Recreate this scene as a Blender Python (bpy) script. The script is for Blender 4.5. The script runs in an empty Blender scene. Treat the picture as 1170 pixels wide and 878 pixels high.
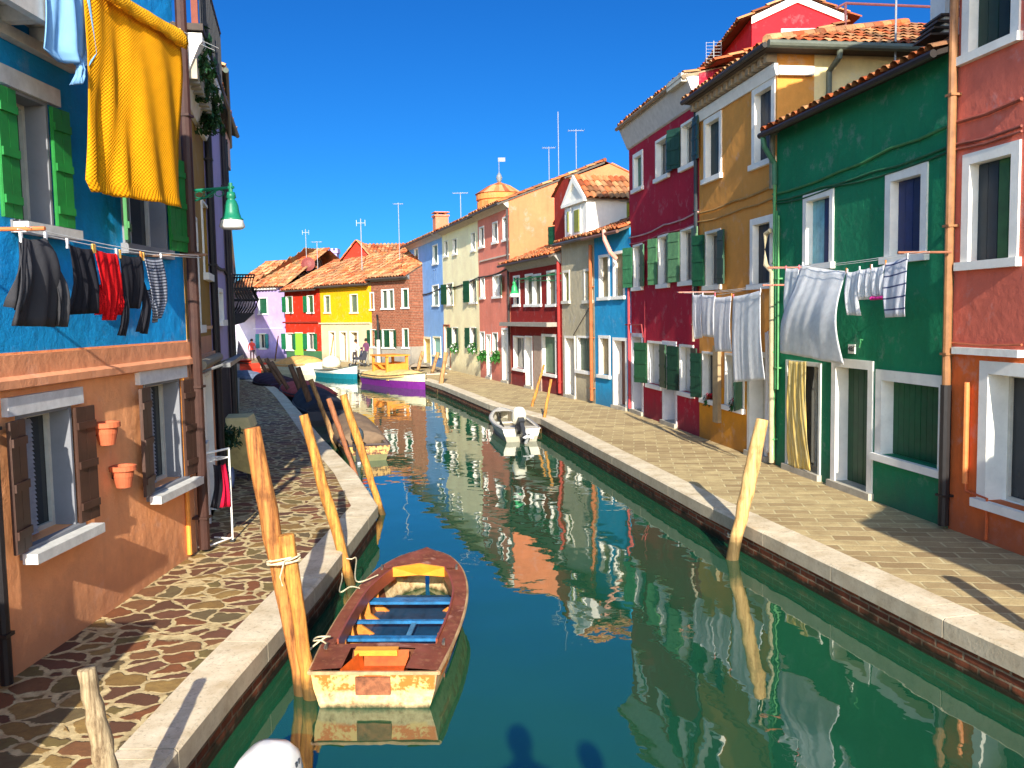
import bpy, bmesh, math, random
from mathutils import Vector, Matrix
random.seed(7)
D = bpy.data
SC = bpy.context.scene
COL = SC.collection
R = math.radians

# ------------------------------------------------------------------ camera
FPX, PITCH, ROLL, EYE = 1000.0, math.atan(78/1000), R(1.0), 3.0
FW = Vector((0, math.cos(PITCH), -math.sin(PITCH)))
r0 = Vector((1, 0, 0)); u0_ = Vector((0, math.sin(PITCH), math.cos(PITCH)))
RT = r0*math.cos(ROLL) - u0_*math.sin(ROLL)
UP = u0_*math.cos(ROLL) + r0*math.sin(ROLL)
cam = D.objects.new('camera', D.cameras.new('camera')); COL.objects.link(cam)
cam.matrix_world = Matrix.Translation((0, 0, EYE)) @ Matrix((RT, UP, -FW)).transposed().to_4x4()
cam.data.sensor_width = 36; cam.data.lens = 36*FPX/1170
cam.data.clip_end = 2000; cam.data.clip_start = .05
SC.camera = cam

# ------------------------------------------------------------------ light
SUN_EL, SUN_DX = R(24.5), -.082          # light travels towards (SUN_DX, 1)
w = D.worlds.new('World'); SC.world = w; w.use_nodes = True
wn = w.node_tree.nodes; bg = wn['Background']
sky = wn.new('ShaderNodeTexSky'); sky.sky_type = 'NISHITA'; sky.sun_disc = False
sky.sun_elevation = SUN_EL; sky.sun_rotation = math.pi + math.atan(SUN_DX)
sky.ozone_density = 5.0; sky.air_density = 1.0; sky.dust_density = .4
hs = wn.new('ShaderNodeHueSaturation'); hs.inputs['Saturation'].default_value = 1.1
gm_ = wn.new('ShaderNodeGamma'); gm_.inputs[1].default_value = 1.12
w.node_tree.links.new(sky.outputs[0], gm_.inputs[0]); w.node_tree.links.new(gm_.outputs[0], hs.inputs['Color'])
# sky tint: deeper blue opposite the sun, brightened and warmed sunward for added fill
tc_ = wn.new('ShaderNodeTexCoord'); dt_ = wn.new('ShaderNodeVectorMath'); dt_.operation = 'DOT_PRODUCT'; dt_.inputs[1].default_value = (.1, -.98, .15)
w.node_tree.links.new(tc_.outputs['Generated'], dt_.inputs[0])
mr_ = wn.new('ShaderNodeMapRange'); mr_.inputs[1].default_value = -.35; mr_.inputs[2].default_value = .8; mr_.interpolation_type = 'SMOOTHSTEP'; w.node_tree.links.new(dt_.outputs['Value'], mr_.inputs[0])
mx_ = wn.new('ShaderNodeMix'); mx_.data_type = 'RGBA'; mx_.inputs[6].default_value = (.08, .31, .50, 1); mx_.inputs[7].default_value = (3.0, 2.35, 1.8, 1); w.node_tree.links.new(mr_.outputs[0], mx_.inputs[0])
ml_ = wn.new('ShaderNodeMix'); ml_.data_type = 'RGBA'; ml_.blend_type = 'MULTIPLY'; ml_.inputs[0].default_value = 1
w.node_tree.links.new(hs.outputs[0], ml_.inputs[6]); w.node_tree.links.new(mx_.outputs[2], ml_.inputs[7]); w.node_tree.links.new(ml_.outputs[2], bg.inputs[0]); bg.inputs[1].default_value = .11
sl = D.lights.new('sun', 'SUN'); sl.energy = 5.0; sl.angle = R(.5); sl.color = (1, .93, .80)
so = D.objects.new('sun', sl); COL.objects.link(so)
sd = Vector((SUN_DX, 1, -math.tan(SUN_EL)*math.hypot(1, SUN_DX))).normalized()
so.rotation_euler = sd.to_track_quat('-Z', 'Y').to_euler(); so.location = (0, -20, 30)
SC.view_settings.view_transform = 'Standard'; SC.view_settings.look = 'None'
SC.view_settings.gamma = 1; SC.view_settings.exposure = .95

# ------------------------------------------------------------------ helpers
def ray(x, y): return FW*FPX + RT*(x-585) + UP*(439-y)
def G(x, y, z=0):
    d = ray(x, y); return Vector((0, 0, EYE)) + d*((z-EYE)/d.z)
def at_y(x, y, Y):
    d = ray(x, y); return Vector((0, 0, EYE)) + d*(Y/d.y)
class Plane:                                  # vertical plane through two ground points
    def __init__(s, p0, p1):
        s.p = Vector((p0[0], p0[1])); e = Vector((p1[0], p1[1]))-s.p
        s.e = e.normalized(); s.n = Vector((-s.e.y, s.e.x))   # n points into the building
    def hit(s, x, y, off=0):
        d = ray(x, y); p = s.p - s.n*off
        t = (p.dot(s.n))/Vector((d.x, d.y)).dot(s.n)
        return Vector((0, 0, EYE)) + d*t
    def uz(s, x, y, off=0):
        q = s.hit(x, y, off); return (Vector((q.x, q.y))-s.p).dot(s.e), q.z
    def pt(s, u, off=0, z=0):
        q = s.p + s.e*u - s.n*off; return Vector((q.x, q.y, z))
    def ang(s): return math.atan2(s.e.y, s.e.x)
def lin(c):
    return tuple(((v/255)/12.92 if v/255 <= .04045 else ((v/255+.055)/1.055)**2.4) for v in c[:3])
class MB:
    def __init__(s): s.v = []; s.f = []; s.M = Matrix.Identity(4); s.uv = {}; s.rnd = {}
    def add(s, vs, fs):
        n = len(s.v); s.v += [tuple(s.M @ Vector(p)) for p in vs]; s.f += [tuple(i+n for i in f) for f in fs]; return s
    def box(s, x0, x1, y0, y1, z0, z1):
        return s.add([(x0,y0,z0),(x1,y0,z0),(x1,y1,z0),(x0,y1,z0),(x0,y0,z1),(x1,y0,z1),(x1,y1,z1),(x0,y1,z1)],
              [(0,3,2,1),(4,5,6,7),(0,1,5,4),(1,2,6,5),(2,3,7,6),(3,0,4,7)])
    def quad(s, a, b, c, d): return s.add([a, b, c, d], [(0, 1, 2, 3)])
    def poly(s, pts): return s.add(pts, [tuple(range(len(pts)))])
    def prism(s, pts, vec):                    # extrude polygon pts by vec
        n = len(pts); v = Vector(vec)
        return s.add(list(pts)+[tuple(Vector(p)+v) for p in pts],
              [tuple(range(n))[::-1], tuple(range(n, 2*n))]+[(i, (i+1) % n, n+(i+1) % n, n+i) for i in range(n)])
    def tube(s, pts, r, n=8, caps=True):
        pts = [Vector(p) for p in pts]; m = len(pts); rs = r if isinstance(r, (list, tuple)) else [r]*m
        vs = []; fs = []; ref = None
        for i, p in enumerate(pts):
            t = (pts[min(i+1, m-1)]-pts[max(i-1, 0)]).normalized()
            if ref is None: ref = Vector((0, 0, 1)) if abs(t.z) < .9 else Vector((1, 0, 0))
            a = t.cross(ref).normalized(); b = t.cross(a); ref = a.cross(t) if False else ref
            for k in range(n):
                w_ = 2*math.pi*k/n; vs.append(tuple(p+(a*math.cos(w_)+b*math.sin(w_))*rs[i]))
        for i in range(m-1):
            for k in range(n):
                fs.append((i*n+k, i*n+(k+1) % n, (i+1)*n+(k+1) % n, (i+1)*n+k))
        if caps: fs += [tuple(range(n))[::-1], tuple(range((m-1)*n, m*n))]
        return s.add(vs, fs)
    def lathe(s, prof, n=16, c=(0, 0, 0)):      # prof: (r, z)
        m = len(prof); vs = []; fs = []
        for r_, z in prof:
            for k in range(n):
                w_ = 2*math.pi*k/n; vs.append((c[0]+r_*math.cos(w_), c[1]+r_*math.sin(w_), c[2]+z))
        for i in range(m-1):
            for k in range(n): fs.append((i*n+k, i*n+(k+1) % n, (i+1)*n+(k+1) % n, (i+1)*n+k))
        return s.add(vs, fs)
    def build(s, name, mat, parent=None, smooth=False, fix=True):
        me = D.meshes.new(name); me.from_pydata(s.v, [], s.f)
        if fix:
            bm = bmesh.new(); bm.from_mesh(me); bmesh.ops.recalc_face_normals(bm, faces=bm.faces); bm.to_mesh(me); bm.free()
        if smooth: me.polygons.foreach_set('use_smooth', [True]*len(me.polygons))
        me.materials.append(mat)
        o = D.objects.new(name, me); COL.objects.link(o)
        if parent: o.parent = parent
        return o
def tag(o, label=None, cat=None, group=None, kind=None):
    if label: o['label'] = label
    if cat: o['category'] = cat
    if group: o['group'] = group
    if kind: o['kind'] = kind
    return o
def thing(name, label, cat, loc=(0, 0, 0), rz=0, group=None):
    o = D.objects.new(name, None); COL.objects.link(o); o.location = loc; o.rotation_euler = (0, 0, rz)
    o.empty_display_size = .2
    return tag(o, label, cat, group)
def place(o, loc, rz=0):
    o.location = loc; o.rotation_euler = (0, 0, rz); return o

# ------------------------------------------------------------------ materials
class NT:
    def __init__(s, name):
        s.m = D.materials.new(name); s.m.use_nodes = True; s.n = s.m.node_tree.nodes; s.l = s.m.node_tree.links
        s.b = s.n['Principled BSDF']; s.tc = None
    def node(s, t, **kw):
        nd = s.n.new(t)
        for k, v in kw.items(): setattr(nd, k, v)
        return nd
    def coord(s, out='Object', scale=None, loc=None):
        tc = s.node('ShaderNodeTexCoord'); o = tc.outputs[out]
        if scale or loc:
            mp = s.node('ShaderNodeMapping'); s.l.new(o, mp.inputs[0])
            if scale: mp.inputs['Scale'].default_value = scale
            if loc: mp.inputs['Location'].default_value = loc
            o = mp.outputs[0]
        return o
    def noise(s, co, scale, detail=5, rough=.55):
        nd = s.node('ShaderNodeTexNoise'); s.l.new(co, nd.inputs['Vector'])
        nd.inputs['Scale'].default_value = scale; nd.inputs['Detail'].default_value = detail; nd.inputs['Roughness'].default_value = rough
        return nd.outputs['Fac']
    def rng(s, v, a, b, c=0, d=1):
        nd = s.node('ShaderNodeMapRange'); s.l.new(v, nd.inputs[0])
        for i, k in enumerate((a, b, c, d)): nd.inputs[i+1].default_value = k
        return nd.outputs[0]
    def mix(s, f, a, b, mode='MIX'):
        nd = s.node('ShaderNodeMix', data_type='RGBA', blend_type=mode)
        for k, x in ((0, f), (6, a), (7, b)):
            if isinstance(x, (int, float)): nd.inputs[k].default_value = x
            elif isinstance(x, tuple): nd.inputs[k].default_value = x[:3]+(1,)
            else: s.l.new(x, nd.inputs[k])
        return nd.outputs[2]
    def math(s, op, a, b=0):
        nd = s.node('ShaderNodeMath', operation=op)
        for k, x in ((0, a), (1, b)):
            if isinstance(x, (int, float)): nd.inputs[k].default_value = x
            else: s.l.new(x, nd.inputs[k])
        return nd.outputs[0]
    def bump(s, h, dist=.01, st=1.0, prev=None):
        nd = s.node('ShaderNodeBump'); nd.inputs['Strength'].default_value = st; nd.inputs['Distance'].default_value = dist
        s.l.new(h, nd.inputs['Height'])
        if prev: s.l.new(prev, nd.inputs['Normal'])
        return nd.outputs[0]
    def done(s, col=None, rough=.8, normal=None, spec=None):
        if col is not None:
            if isinstance(col, tuple): s.b.inputs['Base Color'].default_value = col[:3]+(1,)
            else: s.l.new(col, s.b.inputs['Base Color'])
        if isinstance(rough, (int, float)): s.b.inputs['Roughness'].default_value = rough
        else: s.l.new(rough, s.b.inputs['Roughness'])
        if normal: s.l.new(normal, s.b.inputs['Normal'])
        if spec is not None: s.b.inputs['Specular IOR Level'].default_value = spec
        return s.m
def sc(c, k): return tuple(min(1, v*k) for v in c)
CACHE = {}
def plaster(rgb, bump=1.0, damp=True, wear=.25):
    key = ('pl', rgb, bump, damp, wear)
    if key in CACHE: return CACHE[key]
    c = lin(rgb); t = NT('plaster'); sd_ = len(CACHE)*3.7
    co = t.coord('Object', loc=(sd_, sd_, 0))
    n1 = t.noise(co, .9, 8, .6); n2 = t.noise(co, 7, 6, .65); n3 = t.noise(co, 2.3, 9, .7)
    mean = sum(c)/3; pale = tuple(v*.6+(mean*.5+.28)*.4 for v in c)
    col = t.mix(t.rng(n1, .32, .68), sc(c, .88), sc(c, 1.14))
    col = t.mix(t.rng(n2, .35, .65, 0, .35), col, sc(c, .82))
    col = t.mix(t.rng(n3, .56, .66, 0, wear*1.6), col, pale)
    # rain streaks run down the wall
    cs = t.coord('Object', scale=(5, 5, .35), loc=(sd_, 0, 0)); n5 = t.noise(cs, 1.0, 5, .6)
    col = t.mix(t.rng(n5, .54, .75, 0, .35), col, sc(c, .6))
    if damp:
        sep = t.node('ShaderNodeSeparateXYZ'); t.l.new(t.coord('Object'), sep.inputs[0])
        n4 = t.noise(co, 2.0, 8, .65)
        h = t.math('SUBTRACT', sep.outputs[2], t.math('MULTIPLY', n4, 1.1))
        col = t.mix(t.rng(h, -.45, .10, .75, 0), col, tuple(v*.45+.03 for v in c))
    b = t.bump(t.noise(co, 42, 6, .7), .004, bump)
    b = t.bump(t.noise(co, 5, 4, .5), .02, bump*.8, b)
    CACHE[key] = t.done(col, .85, b, .25); return CACHE[key]
def paint(rgb, rough=.5, var=.25, bump=.3, scale=6, metal=0, spec=.4):
    key = ('pt', rgb, rough, var, metal)
    if key in CACHE: return CACHE[key]
    c = lin(rgb); t = NT('paint'); co = t.coord('Object')
    n1 = t.noise(co, scale, 8, .65); n2 = t.noise(co, scale*5, 5, .6)
    col = t.mix(t.rng(n1, .35, .7), sc(c, 1+var*.3), sc(c, 1-var))
    col = t.mix(t.rng(n2, .58, .72, 0, var), col, sc(c, .5))
    t.b.inputs['Metallic'].default_value = metal
    CACHE[key] = t.done(col, rough, t.bump(n2, .002, bump), spec); return CACHE[key]
def wood(a, b, scale=(30, 30, 2), rough=.7, grain=1.0):
    key = ('wd', a, b, scale)
    if key in CACHE: return CACHE[key]
    t = NT('wood'); co = t.coord('Object', scale=scale); n = t.noise(co, 1, 8, .65)
    cw = t.coord('Object'); n2 = t.noise(cw, 5, 6, .65)
    col = t.mix(t.rng(n, .3, .7), lin(a), lin(b))
    col = t.mix(t.rng(n2, .5, .7, 0, .5), col, sc(lin(b), .55))
    CACHE[key] = t.done(col, rough, t.bump(n, .006, grain), .3); return CACHE[key]
def cloth_mat(rgb, pattern=None, rgb2=None, rough=.9, trans=.25):
    key = ('cl', rgb, pattern, rgb2)
    if key in CACHE: return CACHE[key]
    c = lin(rgb); t = NT('cloth'); uv = t.coord('UV'); nrm = None; col = c
    n = t.noise(uv, 9, 4); col = t.mix(t.rng(n, .3, .7), c, sc(c, .86))
    sep = t.node('ShaderNodeSeparateXYZ'); t.l.new(uv, sep.inputs[0])
    if pattern == 'waffle':
        a = t.math('SINE', t.math('MULTIPLY', sep.outputs[0], 190)); b = t.math('SINE', t.math('MULTIPLY', sep.outputs[1], 190))
        h = t.math('MULTIPLY', a, b); nrm = t.bump(h, .004, .8)
        col = t.mix(t.rng(h, -1, 1, 0, .45), col, sc(lin(rgb2), 1))
    elif pattern in ('stripes', 'bars', 'vstripes'):
        k = {'stripes': 210, 'bars': 42, 'vstripes': 45}[pattern]
        a = t.math('SINE', t.math('MULTIPLY', sep.outputs[0 if pattern == 'vstripes' else 1], k))
        thr = {'stripes': .2, 'bars': .86, 'vstripes': .1}[pattern]
        col = t.mix(t.rng(a, thr, thr+.1), col, lin(rgb2))
    if nrm is None: nrm = t.bump(t.noise(uv, 9, 5, .6), .012, .35)
    m = t.done(col, rough, nrm, .15)
    if trans:
        tr = t.node('ShaderNodeBsdfTranslucent'); mx = t.node('ShaderNodeMixShader'); mx.inputs[0].default_value = trans
        if isinstance(col, tuple): tr.inputs[0].default_value = col+(1,)
        else: t.l.new(col, tr.inputs[0])
        t.l.new(t.b.outputs[0], mx.inputs[1]); t.l.new(tr.outputs[0], mx.inputs[2])
        t.l.new(mx.outputs[0], t.n['Material Output'].inputs[0])
    CACHE[key] = m; return m
def glass_dark():
    if 'gl' in CACHE: return CACHE['gl']
    t = NT('window_glass'); n = t.noise(t.coord('Object'), 1.5, 3)
    col = t.mix(n, (.010, .013, .016), (.035, .04, .045))
    CACHE['gl'] = t.done(col, .06, None, .5); return CACHE['gl']
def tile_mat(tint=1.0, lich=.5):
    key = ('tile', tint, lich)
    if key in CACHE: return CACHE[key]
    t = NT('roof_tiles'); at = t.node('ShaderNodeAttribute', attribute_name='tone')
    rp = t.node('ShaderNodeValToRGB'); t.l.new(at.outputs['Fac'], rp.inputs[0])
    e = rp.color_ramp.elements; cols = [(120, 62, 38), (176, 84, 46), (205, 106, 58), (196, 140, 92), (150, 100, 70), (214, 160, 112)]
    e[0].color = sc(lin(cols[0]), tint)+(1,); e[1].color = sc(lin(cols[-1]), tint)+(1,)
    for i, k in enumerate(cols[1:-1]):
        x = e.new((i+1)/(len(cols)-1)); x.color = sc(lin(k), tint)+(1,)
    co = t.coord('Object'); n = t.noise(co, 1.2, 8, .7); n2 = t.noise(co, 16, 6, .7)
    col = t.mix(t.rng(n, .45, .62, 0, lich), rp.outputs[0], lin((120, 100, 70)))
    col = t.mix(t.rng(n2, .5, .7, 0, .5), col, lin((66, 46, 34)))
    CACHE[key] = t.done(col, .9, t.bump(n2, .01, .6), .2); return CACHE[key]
def brick_mat(c1, c2, mortar, w_=.26, h_=.07, ms=.012, rot=None):
    key = ('br', c1, c2, rot)
    if key in CACHE: return CACHE[key]
    t = NT('bricks'); tc = t.node('ShaderNodeTexCoord'); sp = t.node('ShaderNodeSeparateXYZ'); t.l.new(tc.outputs['Object'], sp.inputs[0])
    cb = t.node('ShaderNodeCombineXYZ')
    t.l.new(t.math('ADD', sp.outputs[0], sp.outputs[1]) if rot is None else sp.outputs[rot], cb.inputs[0]); t.l.new(sp.outputs[2], cb.inputs[1])
    nz = t.noise(tc.outputs['Object'], 3, 4)
    ad = t.node('ShaderNodeVectorMath', operation='ADD'); t.l.new(cb.outputs[0], ad.inputs[0])
    sv = t.node('ShaderNodeVectorMath', operation='SCALE'); sv.inputs['Scale'].default_value = .03
    cc = t.node('ShaderNodeCombineXYZ'); t.l.new(nz, cc.inputs[0]); t.l.new(nz, cc.inputs[1]); t.l.new(cc.outputs[0], sv.inputs[0]); t.l.new(sv.outputs[0], ad.inputs[1])
    b = t.node('ShaderNodeTexBrick'); t.l.new(ad.outputs[0], b.inputs['Vector'])
    b.inputs['Color1'].default_value = lin(c1)+(1,); b.inputs['Color2'].default_value = lin(c2)+(1,); b.inputs['Mortar'].default_value = lin(mortar)+(1,)
    b.inputs['Scale'].default_value = 1; b.inputs['Brick Width'].default_value = w_; b.inputs['Row Height'].default_value = h_
    b.inputs['Mortar Size'].default_value = ms; b.inputs['Mortar Smooth'].default_value = .3; b.inputs['Bias'].default_value = 0
    n = t.noise(tc.outputs['Object'], 6, 8, .7)
    col = t.mix(t.rng(n, .35, .7, 0, .75), b.outputs[0], lin((70, 48, 36)))
    t.m['_z'] = 0
    inv = t.math('SUBTRACT', 1, b.outputs['Fac'])
    bp = t.bump(inv, .02, .9); bp = t.bump(n, .02, .6, bp)
    CACHE[key] = (t, col, bp, sp); t.done(col, .9, bp, .2); return CACHE[key]

WHITE = (232, 228, 218); SHUT_G = (18, 66, 40); DKWOOD = (60, 40, 28)
def M_stone(): return paint(WHITE, .75, .14, .5, 3)
def M_green(): return paint(SHUT_G, .5, .3)
IRON = lambda: paint((38, 38, 40), .6, .3)

# ------------------------------------------------------------------ ground, kerbs, water
def poly_obj(name, pts, z, mat, kind='structure'):
    me = MB(); me.poly([(p[0], p[1], z) for p in pts]); return tag(me.build(name, mat, fix=False), kind=kind)
WATER_Z = -.45
def water_mat():
    t = NT('canal_water'); co = t.coord('Object', scale=(1.0, .8, 1))
    n1 = t.noise(co, 1.1, 2, .5); n2 = t.noise(co, 4.5, 2, .5)
    col = t.mix(t.noise(co, .3, 3), lin((16, 62, 42)), lin((30, 82, 54)))
    b = t.bump(n1, .0125, 1.0); b = t.bump(n2, .0012, 1.0, b)
    t.b.inputs['IOR'].default_value = 2.1
    return t.done(col, .015, b, .5)
me = MB(); me.poly([(-90, -40, WATER_Z), (60, -40, WATER_Z), (60, 150, WATER_Z), (-90, 150, WATER_Z)])
tag(me.build('canal_water', water_mat(), fix=False), kind='structure')
poly_obj('canal_bed', [(-600, -300), (600, -300), (600, 1500), (-600, 1500)], -1.6, paint((60, 60, 40), .9))

kR = [(5.6, 1.8), (4.37, 7.33), (4.05, 8.59), (3.6, 10.67), (2.95, 13.67), (.82, 25.44), (-.76, 29.6), (-3.81, 41.06), (-6.0, 46.5), (-9, 51), (-14, 56.2), (-20, 61), (-34, 70)]
kL = [(-2.45, 1.0), (-2.39, 5.78), (-2.36, 7.16), (-2.32, 8.05), (-2.24, 9.96), (-2.19, 13.89), (-3.08, 16.93), (-4.9, 22.2), (-6.73, 27.84), (-10.05, 37.79), (-12.05, 42.6), (-14.4, 45.6), (-22, 50), (-40, 58)]
def offs(line, d):                              # offset polyline to its left by d
    out = []
    for i, p in enumerate(line):
        p = Vector(p); a = Vector(line[max(i-1, 0)]); b = Vector(line[min(i+1, len(line)-1)])
        n1 = (p-a).normalized() if i else (b-p).normalized(); n2 = (b-p).normalized() if i < len(line)-1 else n1
        l1 = Vector((-n1.y, n1.x)); l2 = Vector((-n2.y, n2.x)); m = (l1+l2).normalized(); out.append(p+m*(d/max(.5, m.dot(l1))))
    return out
def smooth(line, k, it=2):                       # round corners beyond index k
    for _ in range(it):
        o = [line[0]]
        for i in range(len(line)-1):
            a, b = Vector(line[i]), Vector(line[i+1])
            if i >= k: o += [tuple(a*.75+b*.25), tuple(a*.25+b*.75)]
            else: o.append(line[i+1])
        o.append(line[-1]); line = o
    return line
kR = smooth(kR, 6, 1); kL = smooth(kL, 7, 2)
def arc(line):
    s = 0; out = [0]
    for a, b in zip(line, line[1:]): s += (Vector(b)-Vector(a)).length; out.append(s)
    return out
def kerb_mat():
    t = NT('istrian_stone'); co = t.coord('Object'); n = t.noise(co, 2.2, 9, .7); n2 = t.noise(co, 28, 6, .7)
    c = lin((224, 210, 182)); col = t.mix(t.rng(n, .35, .7), c, lin((186, 166, 132)))
    col = t.mix(t.rng(n2, .55, .70, 0, .6), col, lin((118, 102, 82))); col = t.mix(t.rng(t.noise(co, 5, 8, .75), .56, .66, 0, .45), col, lin((140, 122, 96)))
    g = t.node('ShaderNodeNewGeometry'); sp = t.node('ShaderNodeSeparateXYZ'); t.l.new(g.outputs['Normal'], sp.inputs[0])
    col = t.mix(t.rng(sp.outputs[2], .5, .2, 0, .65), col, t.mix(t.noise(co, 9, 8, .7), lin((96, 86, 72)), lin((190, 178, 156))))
    return t.done(col, .8, t.bump(n2, .006, .7), .25)
KM = kerb_mat()
def kerb(line, side, wdt, seg=1.7):
    inner = offs(line, side*wdt); L = arc(line); me = MB(); total = L[-1]
    def P(ln, s):
        for i in range(len(L)-1):
            if s <= L[i+1]: f = (s-L[i])/(L[i+1]-L[i]); return Vector(ln[i])*(1-f)+Vector(ln[i+1])*f
        return Vector(ln[-1])
    s = 0
    cuts = sorted(set([round(x, 3) for x in L]+[round(k*seg+random.uniform(-.2, .2), 3) for k in range(1, int(total/seg))]))
    joints = set(cuts)-set(round(x, 3) for x in L)
    bev = .025
    for a, b in zip(cuts, cuts[1:]):
        if b-a < .01: continue
        a2 = a+(.009 if a in joints else 0); b2 = b-(.009 if b in joints else 0)
        oa, ob, ia, ib = P(line, a2), P(line, b2), P(inner, a2), P(inner, b2)
        na = (ia-oa).normalized()*bev; nb = (ib-ob).normalized()*bev; zt = .012+(random.uniform(-.003, .003)); zb = -.19
        vs = [(*oa, zb), (*ob, zb), (*ob, zt-bev), (*oa, zt-bev), (*(oa+na), zt), (*(ob+nb), zt), (*ib, zt), (*ia, zt), (*ib, zb), (*ia, zb)]
        me.add(vs, [(0, 1, 2, 3), (3, 2, 5, 4), (4, 5, 6, 7), (7, 6, 8, 9), (0, 3, 4, 7, 9), (1, 8, 6, 5, 2)])
    return me.build('kerb', KM), inner
kbR, inR = kerb(kR, -1, .42); tag(kbR, kind='structure')
kbL, inL = kerb(kL, 1, .42); tag(kbL, kind='structure')
# brick embankment walls under the kerbs
t, colb, bpb, spb = brick_mat((150, 80, 52), (110, 58, 40), (150, 130, 105), .27, .078, .012)
nn = t.noise(t.coord('Object'), 4, 6)
hh = t.math('ADD', spb.outputs[2], t.math('MULTIPLY', t.math('SUBTRACT', nn, .5), .35))
colb2 = t.mix(t.rng(hh, -.40, -.30, .95, 0), colb, lin((34, 34, 20)))
t.l.new(colb2, t.b.inputs['Base Color'])
def bank(line, side, label):
    ln = offs(line, side*.035); me = MB()
    for a, b in zip(ln, ln[1:]):
        me.quad((*a, -1.6), (*b, -1.6), (*b, -.19), (*a, -.19))
    # slab thickness behind
    l2 = offs(line, side*.3)
    for a, b, c, d in zip(ln, ln[1:], l2, l2[1:]): me.quad((*a, -1.6), (*b, -1.6), (*d, -1.6), (*c, -1.6))
    return tag(me.build('canal_wall', t.m), label, 'wall')
bank(kR, -1, 'red brick embankment under the white kerb on the right bank')
bank(kL, 1, 'red brick embankment under the white kerb on the left bank')
# pavements
def paving_left():
    t = NT('crazy_paving'); co = t.coord('Object'); n0 = t.node('ShaderNodeTexNoise'); t.l.new(co, n0.inputs['Vector']); n0.inputs['Scale'].default_value = 3.5; n0.inputs['Detail'].default_value = 4
    ad = t.node('ShaderNodeVectorMath', operation='MULTIPLY_ADD'); t.l.new(n0.outputs['Color'], ad.inputs[0]); ad.inputs[1].default_value = (.26, .26, 0); t.l.new(co, ad.inputs[2])
    mp = t.node('ShaderNodeMapping'); mp.inputs['Scale'].default_value = (3.3, 3.9, 0); t.l.new(ad.outputs[0], mp.inputs[0])
    v = t.node('ShaderNodeTexVoronoi', feature='DISTANCE_TO_EDGE'); v.inputs['Scale'].default_value = 1; v.inputs['Randomness'].default_value = 1; t.l.new(mp.outputs[0], v.inputs['Vector'])
    v2 = t.node('ShaderNodeTexVoronoi', feature='F1'); v2.inputs['Scale'].default_value = 1; v2.inputs['Randomness'].default_value = 1; t.l.new(mp.outputs[0], v2.inputs['Vector'])
    se = t.node('ShaderNodeSeparateColor'); t.l.new(v2.outputs['Color'], se.inputs[0])
    rp = t.node('ShaderNodeValToRGB'); t.l.new(se.outputs[0], rp.inputs[0]); rp.color_ramp.interpolation = 'CONSTANT'
    cs = [(112, 74, 50), (134, 92, 58), (122, 108, 62), (98, 66, 48), (146, 116, 64), (132, 80, 48), (110, 98, 66), (116, 76, 56), (160, 130, 74)]
    e = rp.color_ramp.elements; e[0].color = lin(cs[0])+(1,); e[1].position = .9; e[1].color = lin(cs[-1])+(1,)
    for i, c in enumerate(cs[1:-1]): x = e.new((i+1)/9); x.color = lin(c)+(1,)
    n = t.noise(co, 9, 8, .7); n2 = t.noise(co, 60, 5, .7)
    st = t.mix(t.rng(n, .3, .7, 0, .6), rp.outputs[0], lin((84, 58, 42)))
    mo = t.mix(t.rng(n, .35, .65), lin((212, 192, 142)), lin((156, 132, 92)))
    edge = t.math('ADD', v.outputs[0], t.math('MULTIPLY', t.math('SUBTRACT', n, .5), .12))
    f = t.rng(edge, .055, .085)
    col = t.mix(f, mo, st)
    col = t.mix(t.rng(n2, .6, .75, 0, .3), col, lin((60, 50, 40)))
    b = t.bump(t.math('ADD', f, t.math('MULTIPLY', n, .5)), .018, .8); b = t.bump(n2, .004, .6, b)
    return t.done(col, .75, b, .3)
def paving_right():
    t = NT('stone_setts'); co = t.coord('Object'); mp = t.node('ShaderNodeMapping'); t.l.new(co, mp.inputs[0]); mp.inputs['Rotation'].default_value = (0, 0, R(8))
    n0 = t.node('ShaderNodeTexNoise'); t.l.new(co, n0.inputs['Vector']); n0.inputs['Scale'].default_value = 2.5
    ad = t.node('ShaderNodeVectorMath', operation='MULTIPLY_ADD'); t.l.new(n0.outputs['Color'], ad.inputs[0]); ad.inputs[1].default_value = (.05, .05, 0); t.l.new(mp.outputs[0], ad.inputs[2])
    b = t.node('ShaderNodeTexBrick'); t.l.new(ad.outputs[0], b.inputs['Vector'])
    for k, v in (('Scale', 1), ('Brick Width', .52), ('Row Height', .25), ('Mortar Size', .017), ('Mortar Smooth', .3)): b.inputs[k].default_value = v
    b.inputs['Color1'].default_value = lin((204, 182, 132))+(1,); b.inputs['Color2'].default_value = lin((156, 132, 94))+(1,); b.inputs['Mortar'].default_value = lin((214, 198, 150))+(1,)
    n = t.noise(co, 3, 8, .7); n2 = t.noise(co, 40, 6, .7)
    col = t.mix(t.rng(n, .35, .7, 0, .7), b.outputs[0], lin((140, 116, 80))); col = t.mix(t.rng(n2, .5, .7, 0, .35), col, lin((70, 58, 42)))
    bp = t.bump(t.math('SUBTRACT', 1, b.outputs['Fac']), .012, .8); bp = t.bump(n2, .005, .6, bp)
    return t.done(col, .8, bp, .25)
pr_ = [tuple(p) for p in inR]; pl_ = [tuple(p) for p in inL]
PR, PLm = paving_right(), paving_left()
def pave(name, line, far, mat):                 # strip mesh between kerb inner line and far side x
    me = MB(); me.v = [(p[0], p[1], 0) for p in line]+[(p[0], p[1], 0) for p in far]; n = len(line)
    me.f = [(i, i+1, n+i+1, n+i) for i in range(n-1)]; return tag(me.build(name, mat, fix=False), kind='structure')
farR = [(p[0]+60, p[1]+(0 if p[1] < 40 else (p[1]-40)*1.6)) for p in pr_]
pave('right_pavement', pr_, farR, PR)
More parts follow.
